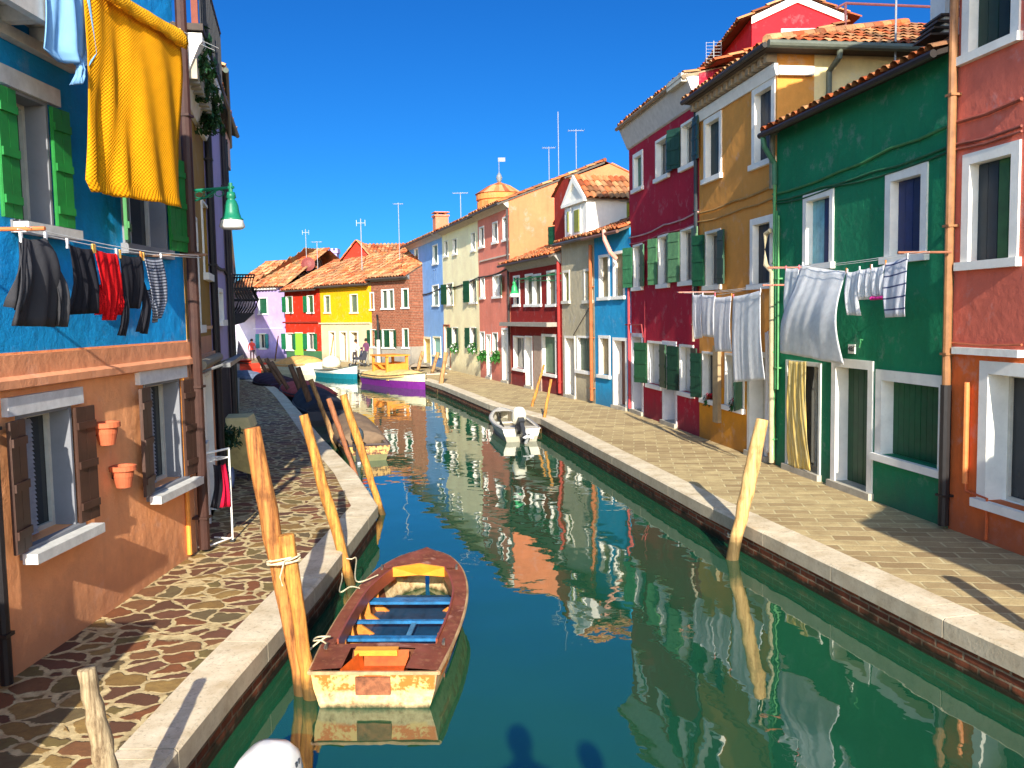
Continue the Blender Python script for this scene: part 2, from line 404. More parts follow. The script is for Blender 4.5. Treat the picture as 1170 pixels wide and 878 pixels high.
pave('left_pavement', pl_, [(p[0]-60, p[1]-(0 if p[1] < 40 else (p[1]-40)*.8)) for p in pl_], PLm)
me = MB(); me.poly([(-600, 76, -.02), (60, 76, -.02), (60, -300, -.02), (600, -300, -.02), (600, 1500, -.02), (-600, 1500, -.02)])
tag(me.build('ground', paint((120, 110, 84), .9), fix=False), kind='structure')

# ------------------------------------------------------------------ tiles
def tile_slope(mb, O, U, V, L, Wd, per=.2, row=.36, c0=0, c1=0, tones=None):
    O, U, V = Vector(O), Vector(U).normalized(), Vector(V).normalized(); N = U.cross(V).normalized()
    if N.z < 0: N = -N
    nr = max(1, int(round(Wd/row))); row = Wd/nr; nc = max(1, int(round(L/per))); per = L/nc
    for j in range(nr):
        v = j*row
        for i in range(nc):
            u = i*per
            if u+per*.5 < c0*(v+row*.5) or u+per*.5 > L-c1*(v+row*.5): continue
            dv = random.uniform(-.02, .02)*(1 if j else 1.5); dh = random.uniform(0, .012); du = random.uniform(-.008, .008)
            vs = []
            for (vv, lift, sc_) in ((v-.03+dv, .034+dh, 1.0), (v+row+.02, .004, .9)):
                for fx, h in ((0, 0), (.18, .055), (.5, .078), (.82, .055), (1, 0)):
                    vs.append(tuple(O+U*(u+du+per*(.5+(fx-.5)*sc_))+V*vv+N*(h*(per/.2)*.9+lift)))
            n = len(mb.f); mb.add(vs, [(k, k+1, k+6, k+5) for k in range(4)]); tv = random.random()
            for k in range(4): mb.rnd[n+k] = tv
    # bed under the tiles
    a, b = O, O+U*L; c = O+U*(L-c1*Wd)+V*Wd; d = O+U*(c0*Wd)+V*Wd; n = len(mb.f)
    mb.add([tuple(p-N*.005) for p in (a, b, c, d)], [(0, 1, 2, 3)]); mb.rnd[n] = 0
def roof_build(mb, parent, mat, name='roof'):
    o = mb.build(name, mat, parent, fix=False)
    at = o.data.attributes.new('tone', 'FLOAT', 'FACE')
    at.data.foreach_set('value', [mb.rnd.get(i, .3) for i in range(len(mb.f))]); return o

# ------------------------------------------------------------------ houses
def leaf(mb, w_, h_, th=.035, planks=True):      # a shutter leaf from x=0..w, z=0..h, y=0..th
    mb.box(0, w_, .008, th-.008, 0, h_)
    n = max(2, int(w_/.13))
    for k in range(n): mb.box(k*w_/n+.004, (k+1)*w_/n-.004, 0, th, .002, h_-.002)
    for z in (.14*h_, .5*h_, .84*h_): mb.box(.01, w_-.01, th, th+.018, z-.035, z+.035)
class House:
    def __init__(s, name, label, pl, ua, ub, H, depth=7, cat='house'):
        s.pl, s.ua, s.ub, s.H, s.D, s.L = pl, ua, ub, H, depth, ub-ua
        s.root = thing(name, label, cat, pl.pt(ua), pl.ang()); s.holes = []; s.wins = []
    def P(s, x, y, off=0): u, z = s.pl.uz(x, y, off); return u-s.ua, z
    def rect(s, xl, xr, yt, yb):
        ym = (yt+yb)/2; xm = (xl+xr)/2
        return s.P(xl, ym)[0], s.P(xr, ym)[0], s.P(xm, yb)[1], s.P(xm, yt)[1]
    def win(s, xl, xr, yt, yb, st='c', col=SHUT_G, fw=.11, fc=WHITE, dp=.15, sill=True, door=False, cols=None, ang=(20, 20), step=True):
        if s.pl.p.y > 30: fw *= .62
        u0, u1, z0, z1 = s.rect(xl, xr, yt, yb)
        if door: z0 = 0
        s.wins.append(dict(r=(u0, u1, z0, z1), st=st, col=col, fw=fw, fc=fc, dp=dp, sill=sill, door=door, cols=cols, ang=ang, step=step)); return s
    def door(s, xl, xr, yt, st='c', **k): k['sill'] = False; return s.win(xl, xr, yt, yt+30, st, door=True, **k)
    def wall(s, bands, ridge=None, thick=.0, sides=True, mat=None):
        """bands: [(z0, z1, material)]; facade grid with openings, plus sides and back"""
        holes = []
        for w_ in s.wins:
            u0, u1, z0, z1 = w_['r']; f = w_['fw']
            if w_['sill']: z0 += .1
            w_['h'] = (u0+f, u1-f, z0+(0 if w_['door'] else (0 if w_['sill'] else f)), z1-f); holes.append(w_['h'])
        for bi, (za, zb, m) in enumerate(bands):
            mb = MB(); us = sorted(set([0, s.L]+[min(max(x, 0), s.L) for h in holes for x in h[:2]]))
            zs = sorted(set([za, zb]+[z for h in holes for z in h[2:] if za < z < zb]))
            for a, b in zip(us, us[1:]):
                if b-a < 1e-5: continue
                for c, d in zip(zs, zs[1:]):
                    mu, mz = (a+b)/2, (c+d)/2
                    if any(h[0] < mu < h[1] and h[2] < mz < h[3] for h in holes): continue
                    mb.quad((a, 0, c), (b, 0, c), (b, 0, d), (a, 0, d))
            for h in holes:
                z0, z1 = max(h[2], za), min(h[3], zb)
                if z1 <= z0: continue
                y = .2
                mb.quad((h[0], 0, z0), (h[0], y, z0), (h[0], y, z1), (h[0], 0, z1)); mb.quad((h[1], 0, z0), (h[1], y, z0), (h[1], y, z1), (h[1], 0, z1))
                if h[3] <= zb: mb.quad((h[0], 0, z1), (h[1], 0, z1), (h[1], y, z1), (h[0], y, z1))
                if h[2] >= za: mb.quad((h[0], 0, z0), (h[1], 0, z0), (h[1], y, z0), (h[0], y, z0))
            if sides:
                for x in (0, s.L):
                    if ridge and zb >= s.H-.01:
                        mb.poly([(x, 0, za), (x, s.D, za), (x, s.D, zb), (x, s.D/2, ridge), (x, 0, zb)])
                    else: mb.quad((x, 0, za), (x, s.D, za), (x, s.D, zb), (x, 0, zb))
                mb.quad((0, s.D, za), (s.L, s.D, za), (s.L, s.D, zb), (0, s.D, zb))
            # inner backing so openings look into a dark room
            mb.build('wall', m, s.root, fix=False)
        for w_ in s.wins: s.mkwin(w_)
    def mkwin(s, w_):
        u0, u1, z0, z1 = w_['r']; h = w_['h']; f = w_['fw']; dp = w_['dp']; door = w_['door']; fm = paint(w_['fc'], .75, .14, .5, 3)
        e = .008; ins = .012; mb = MB(); P_ = -.028
        mb.box(u0, h[0]+ins, P_, dp, h[2]-(.0 if door else .0), z1); mb.box(h[1]-ins, u1, P_, dp, h[2], z1)
        mb.box(h[0]+ins, h[1]-ins, P_, dp, h[3]-ins, z1)
        if not w_['sill'] and not door: mb.box(u0, u1, P_, dp, z0, h[2]+ins)
        fr = mb.build('door' if door else 'window', fm, s.root)
        if w_['sill']:
            MB().box(u0-.05, u1+.05, -.085, dp, h[2]-.11, h[2]-.001).build('sill', fm, fr)
        if door and w_['step']:
            MB().box(u0-.03, u1+.03, -.09, dp, .0, .11).build('step', paint((176, 168, 150), .8, .3, .6, 4), fr)
        a, b, c, d = h[0]+ins, h[1]-ins, h[2]+(.11 if door and w_['step'] else 0), h[3]-ins
        st = w_['st']; cm = paint(w_['col'], .5, .3)
        cols = w_['cols'] or (w_['col'], w_['col'])
        if st in 'cdp':
            n = 1 if (b-a) < .45 or st == 'p' else 2
            for k in range(n):
                q = MB(); q.M = Matrix.Translation((a+(b-a)*k/n+.004, dp-.045, c+.006)); leaf(q, (b-a)/n-.008, d-c-.012)
                q.build('door_leaf' if door else 'shutter', paint(cols[k % 2], .5, .3), fr)
            MB().box(h[0]-.02, h[1]+.02, dp+.03, dp+.04, h[2]-.02, h[3]+.02).build('backing', paint((14, 12, 12), .9), fr)
        else:
            MB().box(h[0]-.02, h[1]+.02, dp+.012, dp+.02, h[2]-.02, h[3]+.02).build('pane', glass_dark(), fr)
            q = MB(); t_ = .045
            q.box(a, a+t_, dp-.03, dp+.008, c, d).box(b-t_, b, dp-.03, dp+.008, c, d).box(a+t_, b-t_, dp-.03, dp+.008, c, c+t_).box(a+t_, b-t_, dp-.03, dp+.008, d-t_, d)
            m_ = (a+b)/2; q.box(m_-.025, m_+.025, dp-.03, dp+.008, c+t_, d-t_)
            q.build('casement', paint((196, 190, 176) if st != 'k' else w_['col'], .6, .2), fr)
            if st in 'ogk' and hash((round(u0, 2), round(z0, 2))) % 100 < 16:
                q = MB(); n_ = 9
                for k in range(n_): xa, xb = a+t_+(m_-a-t_)*k/n_, a+t_+(m_-a-t_)*(k+1)/n_; q.quad((xa, dp-.004-.012*(k % 2), c+t_), (xb, dp-.004-.012*((k+1) % 2), c+t_), (xb, dp-.004-.012*((k+1) % 2), d-t_), (xa, dp-.004-.012*(k % 2), d-t_))
                q.build('curtain', paint((200, 198, 190), .9, .15), fr, fix=False)
            if st == 'n': 
                q = MB(); q.box(a+t_, b-t_, dp-.06, dp-.05, c+t_, d-t_); q.build('blind', paint(w_['col'], .8, .2), fr)
            if st in 'oh':
                lw = ((b-a)/2+.02)*w_.get('lw', 1)
                for k in (0, 1):
                    an = w_['ang'][k]
                    if an is None: continue
                    q = MB()
                    if k == 0: q.M = Matrix.Translation((u0+f-.01, -.045, c)) @ Matrix.Rotation(R(180+an), 4, 'Z') @ Matrix.Scale(1, 4)
                    else: q.M = Matrix.Translation((u1-f+.01, -.045, c)) @ Matrix.Rotation(-R(an), 4, 'Z') @ Matrix.Diagonal((1, -1, 1, 1))
                    leaf(q, lw, d-c); q.build('shutter', paint(cols[k], .5, .3), fr)
    def roof(s, rise=1.3, ov=.38, mat=None, ends=(.08, .08), per=.2, row=.36, gutter=True, soffit=(90, 80, 70), cornice=None, gcol=(70, 66, 62), half=True):
        H = s.H; run = s.D/2; z0 = H+.05-ov*rise/run; L = s.L+ends[0]+ends[1]
        V = Vector((0, run+ov, (run+ov)*rise/run)); mb = MB()
        tile_slope(mb, (-ends[0], -ov, z0), (1, 0, 0), V, L, V.length, per, row)
        mb.quad((-ends[0], run, H+.06+rise), (s.L+ends[1], run, H+.06+rise), (s.L+ends[1], s.D+.2, H), (-ends[0], s.D+.2, H)); mb.rnd[len(mb.f)-1] = .4
        # ridge cap tiles
        x = -ends[0]
        while x < s.L+ends[1]-.1:
            n = len(mb.f); mb.tube([(x-.02, run, H+rise+.09), (x+.36, run, H+rise+.1)], [.1, .085], 8); tv = random.random()
            for k in range(n, len(mb.f)): mb.rnd[k] = tv
            x += .35
        roof_build(mb, s.root, mat or tile_mat())
        q = MB(); q.prism([(-ends[0], -ov, z0-.08), (-ends[0], -ov, z0-.012), (-ends[0], run, H+rise+.03), (-ends[0], run, H+rise-.06)], (L, 0, 0))
        q.build('eave_board', paint(soffit, .8, .3), s.root)
        if gutter:
            q = MB(); q.tube([(-ends[0], -ov-.05, z0-.06), (s.L+ends[1], -ov-.05, z0-.06)], .055, 8); q.build('gutter', paint(gcol, .5, .3), s.root)
        if cornice:
            hgt, dep, cc = cornice; q = MB(); q.prism([(0, -.01, H-hgt), (0, -.06, H-hgt+.03), (0, -dep, H-.12), (0, -dep-.02, H-.06), (0, -.01, H-.06)], (s.L, 0, 0))
            q.build('cornice', paint(cc, .8, .2), s.root)
    def pipe(s, x, z0, z1, r=.045, col=(90, 60, 40), off=.07, name='downpipe', u=None):
        u = s.P(x, 300)[0] if u is None else u
        q = MB(); q.tube([(u, -off, z0), (u, -off, z1)], r, 10)
        z = z0+.4
        while z < z1: q.box(u-r-.012, u+r+.012, -off-r-.006, 0, z, z+.03); z += 1.7
        return q.build(name, paint(col, .55, .35), s.root)
    def cable(s, pts, r=.014, off=.03, col=(60, 50, 44), name='cable', sag=.02):
        q = MB(); P3 = []
        pp = [s.P(*p) for p in pts]
        for (a, za), (b, zb) in zip(pp, pp[1:]):
            n = max(2, int(abs(b-a)/.5))
            for k in range(n): f = k/n; P3.append((a+(b-a)*f, -off, za+(zb-za)*f-sag*math.sin(math.pi*f*1)*abs(b-a)+random.uniform(-.008, .008)))
        P3.append((pp[-1][0], -off, pp[-1][1])); q.tube(P3, r, 6); return q.build(name, paint(col, .7, .3), s.root)
    def ledge(s, pa, pb, h=.1, dep=.12, col=WHITE, name='ledge'):
        (a, za), (b, zb) = s.P(*pa), s.P(*pb); z = (za+zb)/2
        return MB().box(a, b, -dep, -.001, z-h/2, z+h/2).build(name, paint(col, .75, .2), s.root)

PN = Plane(G(720, 470), G(1081, 603)); 
PF = Plane(G(582, 438.6), G(700, 466))
def U(pl, x, y=300): return pl.uz(x, y)[0]

# --- near right row
uG, uP = U(PN, 887), U(PN, 1090, 300)
uO, uC = U(PN, 799), U(PN, 719.5)
# salmon and orange house (rightmost)
h = House('house', 'tall house with salmon upper walls over an orange ground floor at the right edge', PN, uP+.0, uP+11, 9.6)
h.win(1101.5, 1167, -60, 60, 'c', (22, 52, 40), cols=((22, 52, 40), (16, 40, 34)), fw=.13)
h.win(1100.5, 1165.5, 169, 306, 'c', (40, 84, 50), cols=((24, 40, 50), (44, 96, 52)), fw=.13)
h.win(1119, 1260, 417, 600, 'o', (22, 60, 44), fw=.15, ang=(None, None), dp=.3)
zb = h.P(1100, 400)[1]
h.wall([(0, zb-.05, plaster((212, 104, 50), wear=.4)), (zb-.05, 9.6, plaster((208, 106, 86), wear=.4))], 10.9)
h.roof(soffit=(110, 84, 60), ov=.45)
h.ledge((1094, 400), (1170, 405), .09, .09); 
MB().box(6, 11, -.09, -.001, zb-.045, zb+.045).build('ledge', M_stone(), h.root)
h.pipe(0, h.P(1090, 440)[1], 9.4, .055, (150, 104, 66), u=.02, off=.09); h.pipe(0, .05, h.P(1090, 440)[1], .07, (34, 30, 30), u=.02, off=.09, name='iron_pipe')
h.cable([(1092, 141), (1170, 113)], .025, col=(150, 76, 60)); h.cable([(1092, 166), (1170, 144)], .02, col=(130, 70, 60)); h.cable([(1092, 172), (1170, 150)], .016, col=(150, 84, 70))
h.cable([(1085, 391), (1170, 394)], .016, col=(170, 90, 60)); 
q = MB(); a, za = h.P(1109, 437); b, zb2 = h.P(1109, 553); c, zc = h.P(1131, 566); q.tube([(a, -.05, za), (a, -.05, zb2)], .035, 8); q.build('conduit', paint((226, 130, 70), .6), h.root)
q = MB(); q.tube([(a, -.04, zb2), (a+.02, -.04, zb2-.1), (c, -.04, zb2-.12), (c, -.04, .05)], .018, 6); q.build('conduit', paint((190, 90, 46), .6), h.root)

# green house
h = House('house', 'dark green house with blue and green shutters below the sloping tile eave', PN, uG, uP-.01, 6.42); hg = h
h.win(918.5, 953, 219, 308, 'c', (28, 40, 78), cols=((120, 176, 186), (26, 40, 84)), fw=.11)
h.win(1012.5, 1060.3, 192, 299, 'c', (26, 42, 88), cols=((28, 44, 92), (22, 34, 74)), fw=.13)
h.win(1001.5, 1082.5, 426, 536, 'c', (18, 78, 44), cols=((18, 82, 46), (16, 74, 42)), fw=.15, dp=.22)
h.door(951.5, 999, 411, 'd', col=(14, 66, 36), fw=.13, dp=.25)
h.door(899, 939, 413, 'g', fw=.06, dp=.25, fc=(210, 210, 200))
h.wall([(0, 6.42, plaster((24, 120, 82), 1.6, wear=.4))], 7.5)
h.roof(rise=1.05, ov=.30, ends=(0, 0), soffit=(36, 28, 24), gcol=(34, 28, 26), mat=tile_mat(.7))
h.cable([(885, 222), (960, 196), (1020, 170), (1090, 142)], .022, col=(60, 120, 70)); h.cable([(885, 230), (940, 214), (1000, 196), (1090, 166)], .018, col=(40, 100, 66)); h.cable([(885, 233), (960, 212), (1090, 172)], .014, col=(30, 84, 56))
for k, cc in enumerate(((84, 150, 92), (60, 130, 80), (96, 160, 100))): h.pipe(0, .1 if k == 0 else 1.5, 5.0+(.5 if k == 0 else 0)-.1*k, .03-.006*k, cc, u=.06+.09*k)
q = MB(); q.tube([(.1, -.33, 6.28), (.1, -.3, 6.1), (.06, -.08, 5.8), (.06, -.07, 5.4)], .05, 10); q.build('downpipe', paint((60, 110, 84), .5), h.root)
u_, z_ = h.P(974, 399); MB().box(u_-.1, u_+.1, -.02, -.001, z_-.075, z_+.075).build('house_number_plate', M_stone(), h.root)
tx = D.curves.new('house_number', 'FONT'); tx.body = '480'; tx.size = .12; tx.align_x = 'CENTER'; tx.align_y = 'CENTER'; tx.extrude = .002
to = D.objects.new('house_number', tx); COL.objects.link(to)
dg = bpy.context.evaluated_depsgraph_get(); mesh = D.meshes.new_from_object(to.evaluated_get(dg)); D.objects.remove(to)
to = D.objects.new('house_number', mesh); COL.objects.link(to); to.parent = h.root; to.location = (u_, -.024, z_); to.rotation_euler = (R(90), 0, 0); mesh.materials.clear(); mesh.materials.append(paint((40, 36, 34), .6))
u_, z_ = h.P(985, 393); q = MB(); q.tube([(u_+.05, -.02, z_+.06), (u_+.05, -.06, z_+.07), (u_+.09, -.08, z_+.02), (u_+.06, -.08, z_-.05), (u_+.02, -.06, z_-.02)], .013, 8); q.build('hook', paint((60, 130, 80), .5), h.root)
for xx in (1052, 905): 
    pass

# ochre house with cream side wall
h = House('house', 'ochre house with white dentil cornice and a cream side wall', PN, uO, uG-.01, 7.95, 8); ho = h
h.win(805, 825, 132, 207, 'c', (30, 48, 44), fw=.11); h.win(860, 886, 95, 190, 'c', (28, 38, 50), fw=.13)
h.win(806.5, 824, 263, 331, 'o', (18, 66, 40), fw=.05, ang=(18, 4), fc=(200, 200, 190)); h.win(858, 884, 248, 330, 'c', (24, 30, 40), fw=.12)
h.win(803, 817, 402, 461, 'o', (18, 50, 36), fw=.04, ang=(22, None)); h.win(829, 851, 404, 470, 'o', (18, 50, 36), fw=.04, ang=(None, 40))
h.door(855, 878, 402, 'g', fw=.1, dp=.3)
zs = h.P(830, 392)[1]
OCH = plaster((208, 142, 66), wear=.4); YLO = plaster((220, 148, 36), wear=.5)
h.wall([(0, 1.3, YLO), (1.3, 7.95, OCH)], None, sides=False)
q = MB(); q.quad((0, 0, 0), (0, 8, 0), (0, 8, 7.95), (0, 0, 7.95)); q.quad((0, 8, 0), (h.L, 8, 0), (h.L, 8, 7.95), (0, 8, 7.95)); q.build('wall', OCH, h.root, fix=False)
# side wall: ochre strip then cream
MB().quad((h.L, 0, 0), (h.L, .75, 0), (h.L, .75, 7.95), (h.L, 0, 7.95)).build('side_wall', OCH, h.root, fix=False)
MB().quad((h.L, .75, 0), (h.L, 8, 0), (h.L, 8, 7.95), (h.L, .75, 7.95)).build('side_wall', plaster((228, 206, 150)), h.root, fix=False)
q = MB(); q.prism([(0, -.01, 7.45), (0, -.05, 7.45), (0, -.09, 7.6), (0, -.09, 7.68), (0, -.01, 7.68)], (h.L+.06, 0, 0)); q.box(h.L+.002, h.L+.1, .0, .7, 7.45, 7.62); q.build('cornice', M_stone(), h.root)
q = MB()
for k in range(15): x = .02+k*(h.L-.15)/14; q.box(x, x+.14, -.22, -.01, 7.70, 7.84)
q.box(0, h.L, -.24, -.01, 7.85, 7.9); q.build('dentil', paint((170, 150, 124), .8), h.root)
# hip roof over it
mb = MB(); ov = .38; z0 = 7.93; run = 4.0; rise = 1.15
Vf = Vector((0, 1, rise/run)).normalized(); Wd = (run+ov)/Vf.y; rs_ = .58; c1 = rs_*Vf.y
tile_slope(mb, (-.0, -ov, z0), (1, 0, 0), Vf, h.L+ov, Wd, c0=0, c1=c1)
Vs = Vector((-1, 0, rise/run/rs_)).normalized(); hs_ = -Vs.x; Ws = (run+ov)*rs_/hs_
tile_slope(mb, (h.L+ov, -ov, z0), (0, 1, 0), Vs, 8+ov*2, Ws, c0=hs_/rs_, c1=hs_/rs_*.4)
mb.quad((0, 4, z0+rise*1.1), (0, 8, z0), (h.L+ov, 8.4, z0), (h.L+ov-(run+ov)*rs_, 4, z0+rise*1.1)); mb.rnd[len(mb.f)-1] = .3
for a_, b_ in (((h.L+ov, -ov, z0+.05), (h.L+ov-(run+ov)*rs_, run, z0+rise*1.095+.05)),):
    a_, b_ = Vector(a_), Vector(b_); n_ = 14
    for k in range(n_):
        n = len(mb.f); mb.tube([a_.lerp(b_, k/n_), a_.lerp(b_, (k+1.1)/n_)+Vector((0, 0, .02))], [.11, .09], 8); tv = random.random()
        for kk in range(n, len(mb.f)): mb.rnd[kk] = tv
roof_build(mb, h.root, tile_mat(1.0))
q = MB(); q.box(0, h.L+ov-.02, -ov+.02, 0, z0-.07, z0-.02); q.box(h.L, h.L+ov-.02, .002, 8, z0-.07, z0-.02); q.build('eave_board', paint((74, 60, 50), .8), h.root)
q = MB(); q.tube([(0, -ov-.04, z0-.03), (h.L+ov, -ov-.04, z0-.03)], .055); q.build('gutter', paint((40, 36, 34), .5), h.root)
q = MB(); q.tube([(h.L+ov+.05, -ov, z0-.02), (h.L+ov+.05, 8, z0-.02)], .075, 10); q.build('gutter', paint((92, 96, 84), .5), h.root)
q = MB(); q.tube([(h.L+ov+.03, 1.05, z0-.05), (h.L+ov, 1.05, z0-.22), (h.L+.1, 1.0, z0-.4), (h.L+.1, 1.0, z0-.95), (h.L+.1, .75, z0-1.15), (h.L+.1, -.02, z0-1.5), (h.L+.02, -.1, z0-1.6), (h.L+.02, -.1, z0-2.6)], .055, 10); q.build('downpipe', paint((96, 100, 84), .5), h.root)
q = MB(); q.tube([(h.L-.02, -.1, 4.55), (h.L-.2, -.12, 4.5), (h.L-.24, -.12, 4.2), (h.L-.2, -.12, 3.9), (h.L+.04, -.1, 3.75), (h.L+.06, -.1, .05)], .05, 10); q.build('downpipe', paint((176, 164, 132), .5), h.root)
h.cable([(799, 244), (840, 230), (886, 212)], .022, col=(170, 130, 70)); h.cable([(799, 254), (850, 238), (886, 226)], .018, col=(170, 130, 70)); h.cable([(800, 338), (886, 322)], .01, off=.05, col=(190, 170, 150))
u1, z1 = h.P(822, 433); MB().box(u1-.18, u1+.12, -.09, -.002, z1-1.0, z1+.75).build('pilaster', paint((168, 146, 110), .8), h.root)
# crimson house
h = House('house', 'crimson house with grey and green shutters and a broad white cornice', PN, uC, uO-.01, 8.6, 8); hc = h
h.win(723.8, 735, 174, 219, 'c', (60, 110, 84), fw=.11); h.win(749.6, 765, 157, 206, 'o', (52, 84, 84), fw=.06, ang=(None, 2)); h.win(778.7, 795, 138, 193, 'o', (30, 62, 50), fw=.05, ang=(25, 4))
h.win(724, 734.5, 279, 332, 'o', (48, 100, 66), fw=.05, ang=(25, 4)); h.win(752.5, 765, 268, 329, 'o', (74, 118, 78), fw=.05, ang=(18, 4)); h.win(778, 794, 260, 326, 'o', (74, 112, 78), fw=.05, ang=(18, 4))
h.door(721.5, 735, 381, 'p', col=(190, 190, 196), fw=.1, dp=.35, fc=(214, 210, 210)); h.win(740.5, 757, 390, 444, 'o', (34, 76, 46), fw=.05, ang=(18, 4))
h.door(757.4, 773.6, 390, 'p', col=(196, 196, 206), fw=.1, dp=.35, fc=(214, 210, 210)); h.win(777, 793, 394, 453, 'o', (16, 46, 30), fw=.05, ang=(18, 4))
h.wall([(0, 8.6, plaster((168, 26, 50), 1.2, wear=.4))], 9.6)
h.roof(rise=.9, ov=.32, ends=(.05, -.0), cornice=(.7, .30, (190, 186, 182)), gcol=(120, 100, 70), soffit=(150, 130, 100))
h.cable([(720, 272), (760, 257), (799, 242)], .022, col=(190, 150, 150)); h.cable([(720, 279), (760, 266), (799, 254)], .016, col=(170, 80, 90)); 
h.cable([(738, 344), (738, 371), (738, 392)], .015, col=(180, 60, 70), sag=0); h.cable([(716, 371), (736, 371), (738, 386)], .02, off=.08, col=(150, 60, 60), sag=0)
h.pipe(798.2, 3.3, 8.2, .05, (36, 44, 50)); h.pipe(716, .1, 3.9, .045, (190, 70, 74), u=.12); h.pipe(798, 2.3, 4.6, .035, (170, 150, 130), u=h.L-.2)
q = MB(); x_ = h.L+.1
mb = MB(); tile_slope(mb, (h.L-1.6, .2, 8.72), (1, 0, 0), (0, 1, .3), 2.2, 3.4); roof_build(mb, h.root, tile_mat())
MB().box(h.L-1.1, h.L-.05, -.42, .1, 8.42, 8.62).build('gutter_box', paint((190, 186, 170), .7), h.root)

# --- far right row (bends away to the left)
uB, uK, uR, uS, uCr, uLb, uEnd = (U(PF, x) for x in (718.5, 679, 641.5, 582.5, 546.5, 505.5, 467.5))
def chimney(h, u, y, z0, z1, w_=.5, col=(190, 120, 90)):
    q = MB(); q.box(u-w_/2, u+w_/2, y-w_/2, y+w_/2, z0, z1-.25); q.box(u-w_/2-.07, u+w_/2+.07, y-w_/2-.07, y+w_/2+.07, z1-.25, z1-.14)
    for sx in (-1, 1):
        for sy in (-1, 1): q.box(u+sx*w_*.32-.06, u+sx*w_*.32+.06, y+sy*w_*.32-.06, y+sy*w_*.32+.06, z1-.14, z1)
    q.box(u-w_/2-.07, u+w_/2+.07, y-w_/2-.07, y+w_/2+.07, z1, z1+.06)
    return q.build('chimney', plaster(col, damp=False), h.root)
h = House('house', 'narrow bright blue house squeezed in beside the crimson house', PF, uK, uB+.06, 5.62, 8)
BE = (150, 128, 84)
h.win(684.6, 696.7, 291, 343, 'c', BE, fw=.12); h.win(700.7, 714, 287, 342, 'c', BE, fw=.12); h.win(684.5, 697.5, 383.5, 432, 'c', BE, fw=.14)
h.door(700.5, 716.6, 386, 'd', col=(96, 50, 34), fw=.14, dp=.3)
h.wall([(0, 5.62, plaster((34, 142, 190)))], 7.0)
h.roof(rise=1.5, ov=.35, ends=(.1, 0), mat=tile_mat(.95), gcol=(120, 84, 70)); h.pipe(677.5, .1, 5.3, .06, (176, 96, 50), u=-.1, off=.1)
q = MB(); q.tube([(h.L-1.0, -.4, 5.6), (h.L-.9, -.42, 5.3), (h.L-.75, -.3, 4.9), (h.L-.75, -.1, 4.7)], .07, 8); q.build('downpipe', paint((214, 150, 130), .5), h.root)
# grey house with white gabled dormer storey
h = House('house', 'weathered grey house carrying a tall white gabled attic with olive shutters', PF, uR, uK-.02, 5.62, 8)
OL = (126, 128, 40)
h.win(643.6, 651.3, 309, 347, 'c', OL, fw=.12, fc=(206, 200, 184)); h.win(667.5, 677, 307, 346.5, 'c', OL, fw=.12, fc=(206, 200, 184)); h.win(659.5, 676.5, 384, 427, 'c', (54, 80, 62), fw=.1)
h.door(645.5, 657.5, 384, 'g', fw=.12, dp=.3, fc=(220, 214, 200))
h.wall([(0, 5.62, plaster((176, 164, 136), 1.5, wear=.7))], 6.8)
h.roof(rise=1.3, ov=.25, ends=(0, 0), mat=tile_mat(.9), gcol=(70, 72, 76)); h.cable([(656, 383), (678, 345)], .012, col=(60, 50, 46), sag=.0); h.pipe(677, .1, 5.3, .04, (190, 184, 170), u=h.L-.12)
# attic
a0, a1 = h.P(642.5, 260)[0], h.P(667, 260)[0]; zt = h.P(655, 230)[1]; zp = h.P(653, 205)[1]; HW = plaster((226, 222, 212), damp=False); dd = 6.5
q = MB(); q.poly([(a0, .1, 5.6), (a1, .1, 5.6), (a1, .1, zt), ((a0+a1)/2, .1, zp), (a0, .1, zt)]); q.quad((a1, .1, 5.4), (a1, dd, 5.4), (a1, dd, zt), (a1, .1, zt)); q.quad((a0, .1, 5.4), (a0, dd, 5.4), (a0, dd, zt), (a0, .1, zt)); q.quad((a0, dd, 5.4), (a1, dd, 5.4), (a1, dd, zt), (a0, dd, zt))
q.build('attic_wall', HW, h.root, fix=False)
q = MB(); q.prism([(a0-.12, .0, zt-.02), (a0+.1, .0, zt-.02), ((a0+a1)/2, .0, zp-.12), (a1-.1, .0, zt-.02), (a1+.12, .0, zt-.02), ((a0+a1)/2, .0, zp+.12)], (0, .16, 0)); q.box(a0-.08, a1+.08, -.02, .098, zt-.12, zt-.02); q.build('gable_moulding', M_stone(), h.root)
am = (a0+a1)/2
mb = MB()
for sx, xe in ((1, a1), (-1, a0)):
    V = Vector((am-xe, 0, zp-zt)).normalized(); ovl = .25; Wd = (Vector((am-xe, 0, zp-zt))).length+ovl
    O = Vector((xe, .05, zt+.1))-V*ovl
    tile_slope(mb, O, (0, 1, 0), V, dd, Wd, per=.22)
roof_build(mb, h.root, tile_mat(1.0))
for xa, xb, ya, yb in ((642.6+3, 649.5, 262, 270), (654.5-1, 661.5, 236, 267)):
    ua_, ub_, z0_, z1_ = h.rect(xa, xb, 238 if xa < 650 else 236, 268)
    fr = MB().box(ua_, ub_, .06, .098, z0_, z1_).build('window', M_stone(), h.root); q = MB(); q.M = Matrix.Translation((ua_+.12, .025, z0_+.08)); leaf(q, ub_-ua_-.24, z1_-z0_-.2, .03); q.build('shutter', paint(OL, .5, .3), fr)
fr = MB().box(a1+.001, a1+.03, 1.6, 2.9, zt-1.15, zt-.12).build('window', paint((150, 150, 60), .6), h.root)
q = MB(); q.M = Matrix.Translation((a1+.07, 1.65, zt-1.1)) @ Matrix.Rotation(R(90), 4, 'Z'); leaf(q, 1.2, .95, .035); q.build('shutter', paint((150, 150, 36), .5, .3), fr)
